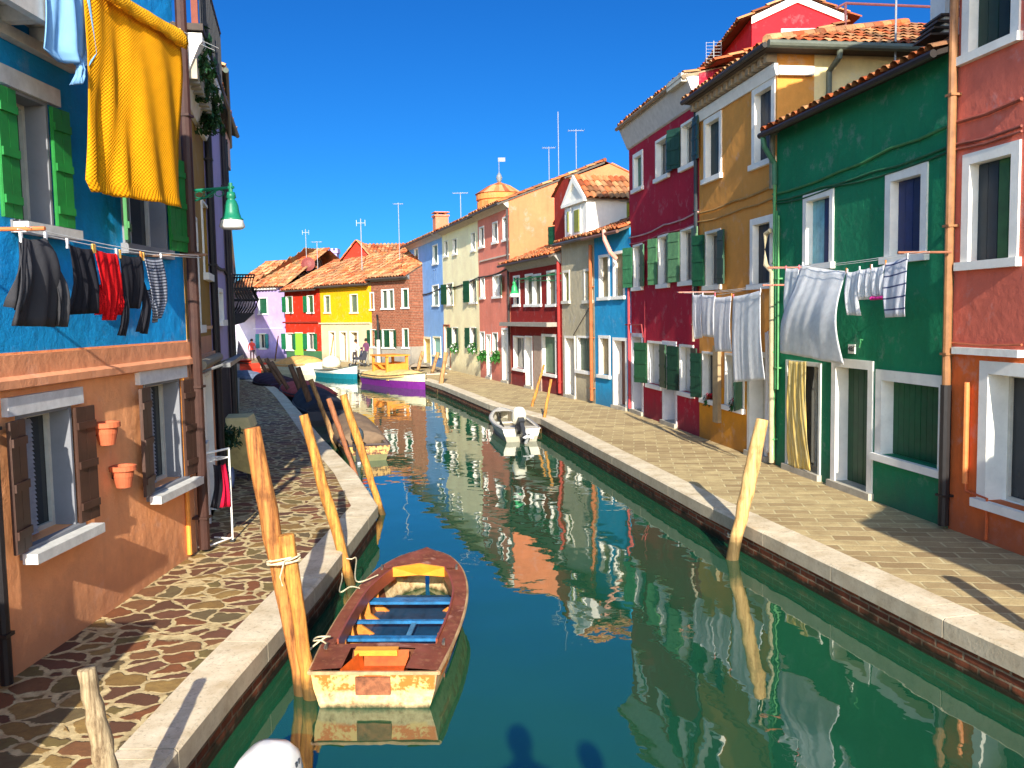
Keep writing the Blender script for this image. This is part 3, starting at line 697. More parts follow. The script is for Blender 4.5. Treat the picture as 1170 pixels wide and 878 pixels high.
# dark red house
h = House('house', 'dark red two-storey house with a small shuttered dormer', PF, uS, uR-.02, 5.3, 8)
DR = plaster((136, 30, 24)); gr = (40, 72, 56)
for xs in ((587, 594.2), (600.5, 609.2), (609.6, 618.6), (625.2, 636)): h.win(xs[0], xs[1], 315 if xs[0] < 595 else (313 if xs[0] < 620 else 309), 350.5, 'c', (96, 90, 60) if xs[0] > 595 else (40, 60, 70), fw=.11)
h.win(587, 599.7, 384, 424, 'o', gr, fw=.08, ang=(None, None)); h.door(600.5, 608.5, 384, 'g', fw=.08, dp=.3); h.win(619.5, 636, 382, 430, 'c', (96, 120, 92), fw=.14)
h.wall([(0, 5.3, DR)], 6.6)
h.roof(rise=1.5, ov=.4, ends=(.35, 0), mat=tile_mat(1.05), cornice=(.42, .3, (150, 146, 140)), gcol=(60, 50, 46))
h.ledge((583, 371), (639, 370), .16, .5, (150, 142, 130), 'canopy'); h.pipe(640, .1, 5.2, .06, (170, 50, 44), u=h.L-.15); h.pipe(583.5, .1, 5.1, .05, (60, 50, 46), u=-.06)
ua_, ub_, z0_, z1_ = h.rect(609.5, 619.5, 384, 444); MB().box(ua_+.1, ub_-.05, -.03, -.002, 0, z1_).build('pilaster', paint((176, 150, 130), .8), h.root)
u0_r, _ = h.P(614.5, 262); u1_r, _ = h.P(634, 262); um = (u0_r+u1_r)/2; zb_ = 5.75; ze = h.P(624, 252)[1]; zpk = h.P(625, 233)[1]; yd = .8
q = MB(); q.poly([(u0_r, yd, 5.3), (u1_r, yd, 5.3), (u1_r, yd, ze), (um, yd, zpk), (u0_r, yd, ze)]); q.quad((u1_r, yd, 5.3), (u1_r, 3.6, 5.3), (u1_r, 3.6, ze), (u1_r, yd, ze)); q.quad((u0_r, yd, 5.3), (u0_r, 3.6, 5.3), (u0_r, 3.6, ze), (u0_r, yd, ze)); dm = q.build('dormer', DR, h.root, fix=False)
mb = MB()
for xe in (u1_r, u0_r):
    V = Vector((um-xe, 0, zpk-ze)).normalized(); Wd = Vector((um-xe, 0, zpk-ze)).length+.15
    tile_slope(mb, Vector((xe, yd-.15, ze+.03))-V*.15, (0, 1, 0), V, 3.0, Wd)
o_ = roof_build(mb, dm, tile_mat(.8), 'dormer_roof')
MB().box(u0_r+.35, u1_r-.25, yd-.03, yd-.005, 5.75, ze-.1).build('dormer_window', M_stone(), dm)
MB().box(u0_r+.5, u1_r-.4, yd-.04, yd-.032, 5.85, ze-.2).build('pane', glass_dark(), dm)
q = MB(); q.M = Matrix.Translation((u0_r+.36, yd-.06, 5.78)) @ Matrix.Rotation(R(200), 4, 'Z'); leaf(q, .62, ze-5.9); q.build('shutter', M_green(), dm)
# tall red party wall seen left of the attic
PX = Plane(PF.pt(0, -.5), PF.pt(5, -.5)); h2 = House('house', 'narrow brick-red gable wall wedged beside the white attic', PX, U(PX, 633.5, 240), U(PX, 650, 240), 7.0, 5)
za, zb2 = PX.uz(634, 224)[1], PX.uz(646, 205)[1]; q = MB(); q.poly([(0, 0, 5.0), (h2.L, 0, 5.0), (h2.L, 0, zb2), (h2.L*.6, 0, zb2), (0, 0, za)]); q.quad((0, 0, 5.0), (0, 5, 5.0), (0, 5, za), (0, 0, za)); q.build('wall', plaster((150, 44, 30)), h2.root, fix=False)
mb = MB(); V = Vector((h2.L*.6, 0, zb2-za)); tile_slope(mb, Vector((0, -.1, za+.03))-V.normalized()*.15, (0, 1, 0), V, 5, V.length+.2); roof_build(mb, h2.root, tile_mat(.9))
# salmon pink house with the tall bare side wall
PK = (216, 126, 104)
h = House('house', 'tall salmon pink house with a bare side wall above the red roof', PF, uCr+.01, uS-.02, 8.0, 9); hp = h
h.win(548, 553.5, 259, 284, 'c', (60, 70, 70), fw=.09); h.win(563, 569, 253.5, 279, 'c', (60, 70, 70), fw=.09); h.win(574.7, 580.5, 247.7, 276, 'c', (60, 70, 70), fw=.09)
h.win(549.5, 554, 317, 342, 'c', SHUT_G, fw=.06); h.win(563.5, 573, 314, 341, 'o', SHUT_G, fw=.08, ang=(None, 10))
h.win(549, 554, 379, 406, 'c', SHUT_G, fw=.06); h.door(556, 561, 382, 'n', col=(226, 214, 190), fw=.1); h.win(563, 569, 380, 408, 'c', SHUT_G, fw=.06); h.door(573.6, 581, 375, 'n', col=(228, 220, 204), fw=.12)
h.wall([(0, 8.0, plaster(PK))], 9.75, sides=False)
q = MB(); q.poly([(h.L, 0, 0), (h.L, 9, 0), (h.L, 9, 8), (h.L, 4.9, 9.75), (h.L, 0, 8.0)]); q.poly([(0, 0, 0), (0, 9, 0), (0, 9, 8), (0, 4.5, 9.7), (0, 0, 8.0)]); q.quad((0, 9, 0), (h.L, 9, 0), (h.L, 9, 8), (0, 9, 8)); q.build('side_wall', plaster((206, 118, 78), wear=.35), h.root, fix=False)
h.roof(rise=1.75, ov=.45, ends=(.0, .06), cornice=(.35, .3, (196, 186, 170)), per=.25, row=.45); h.ledge((549, 300), (582, 290), .07, .06, (200, 180, 160)); h.cable([(547, 317), (583, 306)], .04, col=(70, 60, 54)); h.pipe(583, .1, 7.6, .05, (70, 64, 60), u=h.L-.05)
# cream house
h = House('house', 'pale cream three-storey house with dark green shutters', PF, uLb+.01, uCr, 7.95, 9)
for a_ in ((507.7, 512, 275.5, 294.5), (517.7, 522.3, 273, 292), (538.7, 543.3, 266, 288)): h.win(*a_, 'c', SHUT_G, fw=.03)
for a_ in ((511, 518, 323.5, 350), (537, 545, 319, 347.5)): h.win(*a_, 'o', SHUT_G, fw=.06, ang=(12, 12))
h.win(517, 523, 374, 400.5, 'o', SHUT_G, fw=.04, ang=(10, 6)); h.win(537.5, 544, 374, 400.5, 'o', SHUT_G, fw=.04, ang=(10, 6)); h.door(507, 514.3, 371, 'n', col=(232, 220, 190), fw=.1, fc=(150, 74, 40))
h.wall([(0, 7.95, plaster((250, 232, 184)))], 9.7)
h.roof(rise=1.75, ov=.45, ends=(0, 0), cornice=(.3, .28, (186, 176, 160)), per=.25, row=.45); h.cable([(506, 329), (546, 318)], .04, col=(70, 66, 60))
# light blue house
h = House('house', 'light sky blue three-storey house with a cream shopfront band', PF, uEnd, uLb, 7.95, 9)
for a_ in ((473.6, 478.2, 284, 305.5), (494.5, 500.5, 279.5, 303), (472.7, 480, 327.5, 352), (494.2, 501.5, 325.5, 350.5)): h.win(*a_, 'c', (96, 120, 110), fw=.09, fc=(236, 236, 226))
h.win(472.5, 482.3, 384.5, 406, 'n', col=(150, 196, 180), fw=.13, fc=(238, 228, 190)); h.win(495.2, 504, 384.5, 408, 'n', col=(150, 196, 180), fw=.13, fc=(238, 228, 190)); h.door(484.5, 492.5, 385, 'p', col=(200, 176, 90), fw=.2, fc=(240, 228, 190))
h.wall([(0, 7.95, plaster((130, 172, 222)))], 9.7)
h.roof(rise=1.75, ov=.5, ends=(.4, 0), cornice=(.4, .3, (186, 190, 196)), per=.25, row=.45); h.cable([(468, 336), (506, 329)], .04, col=(70, 80, 90)); chimney(h, .3, 2.2, 8.2, 10.1, .9); h.pipe(468, .1, 7.6, .05, (70, 70, 70), u=.05)
for xx in (476, 497):
    u_, z_ = h.P(xx, 315)
    q = MB()
    for k in (0, .55): q.box(u_-.45+k, u_-.05+k, -.015, -.001, z_+.3, z_+.36); q.M = Matrix.Translation((u_-.1+k, -.008, z_)) @ Matrix.Rotation(R(25), 4, 'Y'); q.box(-.03, .03, -.007, .007, -.35, .33); q.M = Matrix.Identity(4)
    q.build('wall_mark', paint((110, 140, 180), .8), h.root)

# --- houses across the end of the canal
PE = Plane(G(340, 411.3), G(468, 417))
PL2 = Plane((-24.5, 72), (-15.5, 66.2))
uu = lambda x: U(PE, x)
h = House('house', 'red brick house with white window surrounds over a grey base', PE, uu(423), uu(467.5), 5.75, 9)
for a_ in ((436, 443.2, 331, 354), (443.4, 450.3, 330.5, 354), (459, 467, 329.5, 353), (422.8, 427.5, 334, 355)): h.win(*a_, 'c', SHUT_G if a_[0] > 455 else (70, 84, 70), fw=.1 if a_[0] < 455 else .1)
for a_ in ((423.5, 429.6, 376.5, 398), (436.8, 443.5, 376.5, 398.5), (443.8, 451, 376.5, 398.5), (460, 467, 375.5, 398.5)): h.win(*a_, 'o' if a_[0] < 455 else 'c', SHUT_G, fw=.05, ang=(14, 10))
tb, cb_, bb_, sb_ = brick_mat((176, 100, 70), (150, 78, 54), (180, 150, 124), .3, .1, .014, rot=0)
tb2 = tb
h.wall([(0, 1.15, plaster((150, 144, 134), wear=.6)), (1.15, 5.75, tb.m)], 8.0); h.roof(rise=2.4, ov=.4, ends=(0, 0), per=.3, row=.5, mat=tile_mat(1.15, .7), cornice=(.35, .25, (120, 120, 120)))
h = House('house', 'bright yellow house with white ground floor and three doors', PE, uu(364.3), uu(422.8), 5.45, 9)
for a_ in ((370.5, 377.5, 337.5, 358.5), (400, 409, 336, 358.5)): h.win(*a_, 'c', (90, 104, 84), fw=.1, fc=(240, 230, 190))
for a_ in ((376.3, 383.5), (388.5, 396.7), (400, 409.5)): h.door(*a_, 378.5, 'p', col=(130, 110, 84), fw=.12, dp=.35, fc=(240, 232, 206))
zc = h.P(390, 369.5)[1]; h.wall([(0, zc, plaster((200, 184, 148))), (zc, 5.45, plaster((226, 166, 6)))], 7.6); h.roof(rise=2.2, ov=.4, ends=(0, 0), per=.3, row=.5, mat=tile_mat(1.15, .7), cornice=(.3, .2, (110, 100, 90))); h.ledge((365, 369.5), (423, 369.5), .1, .08, (200, 190, 160))
h = House('house', 'bright red house with green shutters and a green curtain over its door', PE, uu(323.5), uu(364.1), 5.3, 9)
for a_ in ((327, 334.5, 338.5, 358.5), (351, 358.5, 337.5, 358.5)): h.win(*a_, 'o', (24, 104, 64), fw=.06, ang=(8, 60))
for a_ in ((327, 335.5, 380.5, 401), (351.5, 360, 380.5, 401)): h.win(*a_, 'o', (24, 104, 64), fw=.06, ang=(8, 8))
h.door(337.5, 346.5, 380, 'g', fw=.06, dp=.2); RD = plaster((190, 44, 20)); h.wall([(0, .7, plaster((60, 110, 70))), (.7, 5.3, RD)], 7.4); h.roof(rise=2.2, ov=.4, ends=(0, 0), per=.3, row=.5, mat=tile_mat(1.15, .7)); h.ledge((324, 368.5), (364, 368.5), .12, .1, (130, 40, 26))
MB().box(h.P(338, 390)[0], h.P(347.3, 390)[0], -.12, -.09, h.P(343, 406)[1], h.P(343, 381)[1]).build('door_curtain', cloth_mat((160, 220, 70)), h.root)
h = House('house', 'lavender house with a broad hipped tile roof and teal shutters', PL2, U(PL2, 289), U(PL2, 323.3), 5.6, 9)
h.win(295, 305.8, 340, 360, 'c', (30, 84, 60), fw=.1, fc=(240, 236, 240)); h.win(296.5, 304.5, 381, 399.5, 'o', (60, 140, 140), fw=.08, ang=(8, 8))
h.wall([(0, 5.6, plaster((172, 152, 204)))], None)
mb = MB(); z0 = 5.6; rise = 2.9; run = 4.6; Vf = Vector((0, 1, rise/run)).normalized()
tile_slope(mb, (-.5, -.4, z0-.1), (1, 0, 0), Vf, h.L+1, (run+.4)/Vf.y, .3, .5, c0=Vf.y*.55, c1=.0)
tile_slope(mb, (-.5, 9, z0-.1), (0, -1, 0), Vector((1, 0, rise/run*1.6)), 9.4, 4.4, .3, .5, c0=.8, c1=.8)
mb.quad((1.9, 4.6, z0+rise), (h.L+.5, 4.6, z0+rise), (h.L+.5, 9.2, z0), (-.5, 9.2, z0)); mb.rnd[len(mb.f)-1] = .4; roof_build(mb, h.root, tile_mat(1.1, .9))
q = MB(); [q.box(-.3+k*.35, -.1+k*.35, -.3, -.01, 5.35, 5.5) for k in range(int(h.L/.35))]; q.build('dentil', M_stone(), h.root)
h.ledge((290, 375.5), (323, 376), .08, .05, (220, 210, 230))
h = House('house', 'pale white and lilac house glimpsed at the far left end', PL2, U(PL2, 255), U(PL2, 288.8), 5.3, 9)
h.wall([(0, 5.3, plaster((196, 182, 200)))], 7.8); h.roof(rise=2.5, ov=.4, per=.3, row=.5, mat=tile_mat(1.1))
# houses behind
def back_house(label, Y, x0, x1, ye, yp, col, cat='house', tm=1.1, depth=7, gable=True, wincol=None):
    a, b = at_y(x0, ye, Y), at_y(x1, ye, Y); pl = Plane((a.x, Y), (b.x, Y)); zt = a.z; zp = at_y((x0+x1)/2, yp, Y).z; L = b.x-a.x
    hh_ = House('house', label, pl, 0, L, zt, depth, cat)
    q = MB()
    if gable:
        q.poly([(0, 0, 0), (L, 0, 0), (L, 0, zt), (L/2, 0, zp), (0, 0, zt)]); q.quad((0, 0, 0), (0, depth, 0), (0, depth, zt), (0, 0, zt)); q.quad((L, 0, 0), (L, depth, 0), (L, depth, zt), (L, 0, zt)); q.poly([(0, depth, 0), (L, depth, 0), (L, depth, zt), (L/2, depth, zp), (0, depth, zt)])
        q.build('wall', plaster(col, damp=False), hh_.root, fix=False); mb = MB()
        for xe in (0, L):
            V = Vector((L/2-xe, 0, zp-zt)); ln = V.length; V.normalize(); tile_slope(mb, Vector((xe, -.25, zt+.05))-V*.3, (0, 1, 0), V, depth+.4, ln+.3, .3, .5)
        roof_build(mb, hh_.root, tile_mat(tm))
    else:
        hh_.wall([(0, zt, plaster(col, damp=False))], zp); hh_.roof(rise=zp-zt, per=.3, row=.5, mat=tile_mat(tm))
    return hh_
h = back_house('red gabled house rising behind the yellow and brick houses', 68, 392, 424, 296, 276, (186, 44, 26))
mb = MB(); a = at_y(408, 276, 68); tile_slope(mb, (h.L/2, .0, at_y(408, 276, 68).z-1.6), (1, 0, 0), (0, 1, .45), 4.2, 4, .3, .5); roof_build(mb, h.root, tile_mat(1.15))
MB().box(h.L/2+.3, h.L/2+4, .2, 4, 3, at_y(408, 296, 68).z+.1).build('wall', plaster((200, 170, 120), damp=False), h.root)
MB().box(1.2, 1.9, -.04, -.005, h.H-1.6, h.H-.5).build('window', M_stone(), h.root)
# lavender chimney as part of a low house behind
h = back_house('low terracotta roofed house with a lavender chimney stack', 76, 330, 392, 306, 300, (200, 150, 110), gable=False)
q = MB(); a = at_y(369, 310, 75.5); b = at_y(384.5, 284, 75.5); lx = a.x-h.root.location.x; rx = b.x-h.root.location.x
q.box(lx, rx, -.5, .6, a.z-2, b.z-.4); q.box(lx-.1, rx+.1, -.6, .7, b.z-.4, b.z-.2); 
for k in range(4): q.box(lx+k*(rx-lx)/3.3, lx+.2+k*(rx-lx)/3.3, -.6, .7, b.z-.2, b.z)
q.build('chimney', plaster((176, 160, 206), damp=False), h.root)
h = back_house('small roof dormer block above the lavender house', 70.5, 340, 362, 306, 295, (150, 120, 100), gable=False, depth=3)
# round church-like tower
tw = thing('tower', 'round orange brick tower with a low conical tile roof', 'tower', (0, 0, 0)); Yt = 56.0
c = at_y(571, 240, Yt); rr = (at_y(598, 230, Yt).x-at_y(544, 230, Yt).x)/2; ze = at_y(571, 221, Yt).z; zp = at_y(572, 208, Yt).z
tw.location = (c.x, Yt, 0); q = MB(); q.lathe([(rr*.93, 0), (rr*.93, ze-.5), (rr*.99, ze-.45), (rr*.99, ze-.1), (rr*.93, ze-.1)], 28); q.build('wall', plaster((206, 124, 66), damp=False), tw)
q = MB()
for k in range(10):
    w_ = 2*math.pi*k/10; q.M = Matrix.Rotation(w_, 4, 'Z'); q.box(-.12, .12, -rr*.97, -rr*.9, ze-3.6, ze-.6)
q.build('pilaster', plaster((190, 110, 60), damp=False), tw)
q = MB()
for k in range(5): q.M = Matrix.Rotation(2*math.pi*(k+.5)/5, 4, 'Z'); q.box(-.35, .35, -rr*.96, -rr*.9, ze-2.6, ze-1.3)
q.M = Matrix.Identity(4); q.build('window', paint((50, 84, 70), .5), tw)
q = MB(); q.lathe([(rr*1.04, ze-.08), (rr*.5, ze+(zp-ze)*.6), (.02, zp)], 28); o_ = q.build('roof', tile_mat(1.1), tw); at = o_.data.attributes.new('tone', 'FLOAT', 'FACE'); at.data.foreach_set('value', [random.random() for _ in q.f])
q = MB(); q.lathe([(.05, zp-.1), (.14, zp+.05), (.2, zp+.25), (.12, zp+.45), (.02, zp+.6), (.02, zp+1.5)], 10); q.box(-.05, .4, -.01, .01, zp+1.25, zp+1.5); q.build('weather_vane', paint((120, 124, 128), .5), tw)

# red gabled house behind ochre
Yr = 22.5
a, b = at_y(859, 68, Yr), at_y(966, 22, Yr); pl = Plane((a.x, Yr), (b.x, Yr)); L = b.x-a.x
h = House('house', 'bright red gabled attic with white verge standing above the ochre house roof', pl, 0, L, 9, 5)
zl, zr, zp = at_y(860, 17, Yr).z, at_y(966, 22, Yr).z, at_y(908, -4, Yr).z; zl = zr = (zl+zr)/2; RD2 = plaster((206, 30, 40), damp=False); gp = L*.48
q = MB(); q.poly([(0, 0, 0), (L, 0, 0), (L, 0, zr), (gp, 0, zp), (0, 0, zl)]); q.quad((0, 0, 0), (0, 5, 0), (0, 5, zl), (0, 0, zl)); q.quad((L, 0, 0), (L, 5, 0), (L, 5, zr), (L, 0, zr)); q.poly([(0, 5, 0), (L, 5, 0), (L, 5, zr), (gp, 5, zp), (0, 5, zl)]); q.build('wall', RD2, h.root, fix=False)
q = MB(); q.prism([(-.02, -.05, zl-.16), (gp, -.05, zp-.16), (L+.02, -.05, zr-.16), (L+.02, -.05, zr+.02), (gp, -.05, zp+.02), (-.02, -.05, zl+.02)], (0, .048, 0)); q.build('verge', M_stone(), h.root)
mb = MB()
for xe, ze_ in ((0, zl), (L, zr)):
    V = Vector((gp-xe, 0, zp-ze_)); ln = V.length; V.normalize(); tile_slope(mb, Vector((xe, -.12, ze_+.05))-V*.35, (0, 1, 0), V, 5.3, ln+.35)
roof_build(mb, h.root, tile_mat(.9))
ua_, za_ = h.P(892, 40); ub_, zb_ = h.P(931, 33); MB().box(ua_, ub_, -.04, -.003, za_-1, zb_).build('window', M_stone(), h.root)
MB().box(ua_+.12, ub_-.12, -.05, -.042, za_-1, zb_-.15).build('pane', glass_dark(), h.root)
# roof terrace rail and air conditioner
tr = thing('terrace_rail', 'thin iron roof terrace rail against the blue sky', 'railing'); Yk = 21
q = MB(); q.tube([at_y(955, 10, Yk), at_y(966, 4, Yk), at_y(1086, 9, Yk)], .03, 6); q.build('rail', paint((110, 60, 60), .6), tr)
q = MB(); q.tube([at_y(966, 4, Yk), at_y(966, 75, Yk)], .03, 6); q.build('post', paint((110, 60, 60), .6), tr)
q = MB(); q.tube([at_y(1078, 8, Yk), at_y(1078, 60, Yk)], .03, 6); q.build('post', paint((110, 60, 60), .6), tr)
ac = thing('air_conditioner', 'white air conditioner unit at the corner above the green roof', 'air conditioner'); p = at_y(1082, 20, 13.2)
q = MB(); q.box(p.x-.13, p.x+.3, 13.0, 13.45, p.z-.3, p.z+.4); q.build('casing', M_stone(), ac)
q = MB(); q.M = Matrix.Translation((p.x+.08, 12.99, p.z+.08)) @ Matrix.Rotation(R(90), 4, 'X'); q.lathe([(.02, 0), (.13, 0), (.14, .01), (.15, 0)], 20); q.build('fan_grille', paint((140, 140, 136), .5), ac)
q = MB()
for k in range(4): q.box(p.x-.36+.05*k, p.x-.05, 12.95, 13.5, p.z-.32+k*.09, p.z-.29+k*.09)
q.build('bracket', paint((80, 66, 56), .6), ac)

# --- left row
PA = Plane((-4.29, 7.27), (-4.15, 11.14))
uL = PA.uz(225, 633)[0]
h = House('house', 'house with blue upper storey over a peach ground floor on the left', PA, -4.2, 3.95, 8.2, 7); h1 = h
zb = PA.uz(100, 397.5)[1]; zb = 2.76
BR = (70, 46, 36)
def wrect(a, b, z0, z1, **k): h1.wins.append(dict(dict(r=(a, b, z0, z1), st='o', col=BR, fw=.02, fc=(120, 122, 128), lw=.78, dp=.2, sill=True, door=False, cols=None, ang=(80, 70), step=False), **k))
def pu(x, y): u, z = PA.uz(x, y); return u+4.2, z
a0, _ = pu(22, 560); a1, _ = pu(82, 540); zt = pu(40, 470)[1]; zs_ = pu(60, 622)[1]
b0, _ = pu(166, 500); b1, _ = pu(205, 490); ztb = pu(180, 436)[1]; zsb = pu(190, 562)[1]
wrect(a0, a1, zs_, zt, ang=(11, 3)); wrect(b0, b1, zsb, ztb, ang=(10, 4))
c0, _ = pu(12, 190); c1, _ = pu(44, 190); ztc = pu(36, 112)[1]; zsc = pu(36, 268)[1]
d0, _ = pu(139, 250); d1, _ = pu(188, 250); ztd = pu(150, 190)[1]; zsd = pu(150, 290)[1]
wrect(c0, c1+.15, zsc, ztc, col=(28, 120, 50), ang=(0, 5), lw=.95); wrect(d0, d1, zsd, ztc-.0, col=(28, 120, 50), ang=(22, 4))
h.wall([(0, zb, plaster((246, 166, 112), 1.2)), (zb, 8.2, plaster((14, 146, 214), 1.6, damp=False))], 9.2)
for (x0, x1, zz) in ((a0, a1, zt), (b0, b1, ztb), (c0, c1+.15, ztc)): MB().box(x0-.18, x1+.18, -.06, .15, zz+.0, zz+.16).build('lintel', paint((206, 206, 206), .8), h.root)
for (x0, x1, zz) in ((a0, a1, zs_), (b0, b1, zsb), (c0, c1+.15, zsc)): MB().box(x0-.15, x1+.15, -.22, -.086, zz-.02, zz+.07).build('sill', paint((206, 204, 196), .8), h.root)
q = MB(); q.box(0, h.L, -.035, -.002, 2.5, 2.74); q.prism([(0, -.036, 2.44), (0, -.1, 2.46), (0, -.1, 2.53), (0, -.036, 2.56)], (h.L, 0, 0)); q.build('moulding', plaster((220, 150, 110), damp=False), h.root)
h.pipe(0, .05, 7.5, .07, (62, 36, 28), u=h.L-.03, off=.12); h.pipe(0, .05, 2.4, .05, (26, 22, 24), u=3.93, off=.1)
q = MB(); q.tube([(h.L-.3, -.03, 2.5), (h.L-.3, -.03, .05)], .03, 8); q.build('conduit', paint((230, 150, 60), .6), h.root)
# blinds in window a
for (x0, x1, z0_, z1_) in ((a0, a1, zs_, zt), (b0, b1, zsb, ztb)):
    q = MB(); n = 26
    for k in range(n): zz = z0_+.12+(z1_-z0_-.2)*k/n; q.quad((x0+.08, .10, zz), ((x0+x1)/2, .10, zz), ((x0+x1)/2, .125, zz+(z1_-z0_-.2)/n*1.05), (x0+.08, .125, zz+(z1_-z0_-.2)/n*1.05))
    q.build('blind', paint((150, 150, 156), .7), h.root, fix=False)
# coffered white soffit of the projecting upper storey
q = MB(); u0s, u1s, dps, zz = 3.3, 5.65, .42, 5.52
q.box(u0s, u1s, -dps, -.002, zz+.12, zz+.9)
for k in range(5): x = u0s+.02+k*(u1s-u0s-.14)/4; q.box(x, x+.12, -dps, -.002, zz, zz+.118)
q.box(u0s, u1s, -dps-.08, -dps-.002, zz-.04, zz+.9); q.box(u0s, u1s, -.1, -.004, zz-.1, zz-.002); q.build('soffit', paint((206, 200, 190), .8), h.root)
# flower pots on wall
for i, (x, y, lb) in enumerate(((122, 496, 'upper terracotta half pot fixed to the peach wall'), (141, 545, 'lower terracotta half pot fixed to the peach wall'))):
    q_, z_ = PA.uz(x, y, .12); p = PA.pt(q_, .12, z_); t_ = thing('flower_pot', lb, 'flower pot', p, PA.ang(), 'terracotta pots on the peach wall')
    q = MB(); q.lathe([(.0, -.11), (.075, -.11), (.11, .07), (.135, .07), (.135, .12), (.115, .12), (.1, .0), (0, 0)], 20); q.build('pot', paint((186, 96, 60), .8), t_, smooth=False)
    MB().box(-.015, .015, .1, .118, -.02, .05).build('bracket', IRON(), t_)
# left neighbours further on
P2 = Plane((-4.14, 11.2), (-4.92, 14.4)); h2 = House('house', 'olive and beige house beyond the brown downpipe with plant-filled roof terrace', P2, 0, 3.28, 6.6, 6)
h2.win(221, 226, 250, 380, 'c', (30, 26, 26), fw=.03); h2.win(231, 239, 235, 320, 'c', (30, 28, 28), fw=.03); h2.win(221, 230, 420, 520, 'n', col=(50, 44, 40), fw=.04); h2.door(232, 240, 425, 'n', col=(120, 96, 84), fw=.04, step=False)
z2 = h2.P(230, 385)[1]; h2.wall([(0, z2, plaster((206, 150, 116))), (z2, 6.6, plaster((150, 116, 50)))], 6.7)
q = MB(); q.prism([(0, -.002, 5.9), (0, -.06, 5.9), (0, -.3, 6.45), (0, -.34, 6.5), (0, -.34, 6.6), (0, -.002, 6.6)], (h2.L, 0, 0)); q.build('cornice', M_stone(), h2.root)
q = MB(); [q.box(.05+k*.24, .17+k*.24, -.26, -.1, 6.05, 6.3) for k in range(13)]; q.build('dentil', paint((170, 160, 140), .8), h2.root)
q = MB(); q.box(-.05, h2.L, -.36, .3, 6.62, 6.7); q.build('terrace_floor', paint((70, 60, 54), .8), h2.root)
q = MB()
for k in range(14): q.tube([(k*.25, -.33, 6.7), (k*.25, -.33, 7.6)], .012, 5)
q.tube([(0, -.33, 7.6), (h2.L, -.33, 7.6)], .02, 6); q.build('terrace_rail', IRON(), h2.root)
MB().box(.02, .1, -.3, -.22, 6.7, 9.6).build('terrace_post', paint((120, 54, 36), .7), h2.root)
h2.ledge((219, 408), (243, 406), .06, .05, (214, 160, 124)); h2.ledge((219, 376), (240, 374), .05, .04, (214, 170, 130))
q = MB(); q.tube([(.4, -.05, 2.3), (.4, -.4, 2.42)], .02, 6); q.tube([(2.9, -.05, 2.3), (2.9, -.4, 2.42)], .02, 6); q.box(.2, 3.1, -.5, -.4, 2.39, 2.45); q.build('awning_frame', paint((96, 98, 100), .5), h2.root)
q = MB(); q.tube([(.35, -.12, 2.42), (3.05, -.12, 2.42)], .07, 10); q.build('rolled_awning', cloth_mat((170, 160, 140)), h2.root)
P3 = Plane((-4.92, 14.4), (-5.62, 17.4)); h3 = House('house', 'narrow lavender house between the olive and the dark house', P3, 0, 3.06, 7.2, 6)
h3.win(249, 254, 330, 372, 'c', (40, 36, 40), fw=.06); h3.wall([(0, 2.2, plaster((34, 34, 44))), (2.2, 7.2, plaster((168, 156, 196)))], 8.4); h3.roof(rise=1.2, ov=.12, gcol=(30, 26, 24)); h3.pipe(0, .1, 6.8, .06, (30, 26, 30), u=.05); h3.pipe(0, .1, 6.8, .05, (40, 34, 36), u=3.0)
h3.cable([(244, 303), (254, 308), (262, 316)], .03, col=(30, 30, 34))
P4 = Plane((-5.62, 17.4), (-7.9, 24.8)); h4 = House('house', 'shaded grey house with an ornate black iron balcony', P4, 0, 7.74, 7.9, 6)
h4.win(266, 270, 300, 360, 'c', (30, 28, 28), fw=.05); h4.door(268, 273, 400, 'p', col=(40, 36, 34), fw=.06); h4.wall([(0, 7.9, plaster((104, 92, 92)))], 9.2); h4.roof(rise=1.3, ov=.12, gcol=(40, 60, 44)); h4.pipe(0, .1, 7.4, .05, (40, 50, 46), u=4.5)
# iron balcony on the dark house
bc = h4.root; q = MB(); ubx = 6.0
q.prism([(ubx, -.62, 3.2), (ubx, -.002, 3.2), (ubx, -.002, 2.85), (ubx, -.35, 2.95)], (1.5, 0, 0)); q.build('balcony_slab', paint((50, 46, 50), .8), bc)
q = MB()
def rail(p, q_, n):
    for k in range(n+1):
        f = k/n; x = p[0]+(q_[0]-p[0])*f; y = p[1]+(q_[1]-p[1])*f; ox = 0; bul = .18
        q.tube([(x, y, 3.2), (x, y-bul*.6, 3.35), (x, y-bul, 3.55), (x, y-.02, 3.9), (x, y-.1, 4.2)], .018, 5)
rail((ubx, -.55), (ubx+1.5, -.55), 14); rail((ubx, -.05), (ubx, -.55), 7); rail((ubx+1.5, -.05), (ubx+1.5, -.55), 7)
for zz, o2 in ((4.2, .1), (3.55, .18), (3.85, .06)): q.tube([(ubx, -.05, zz), (ubx, -.55-o2, zz), (ubx+1.5, -.55-o2, zz), (ubx+1.5, -.05, zz)], .022, 6)
for k in range(7):
    x = ubx+.1+k*.22
    q.tube([(x+.07*math.cos(w_*.7), -.68, 3.75+.08*math.sin(w_*.7)) for w_ in range(9)], .012, 5)
q.build('balcony_rail', paint((24, 24, 28), .5), bc)
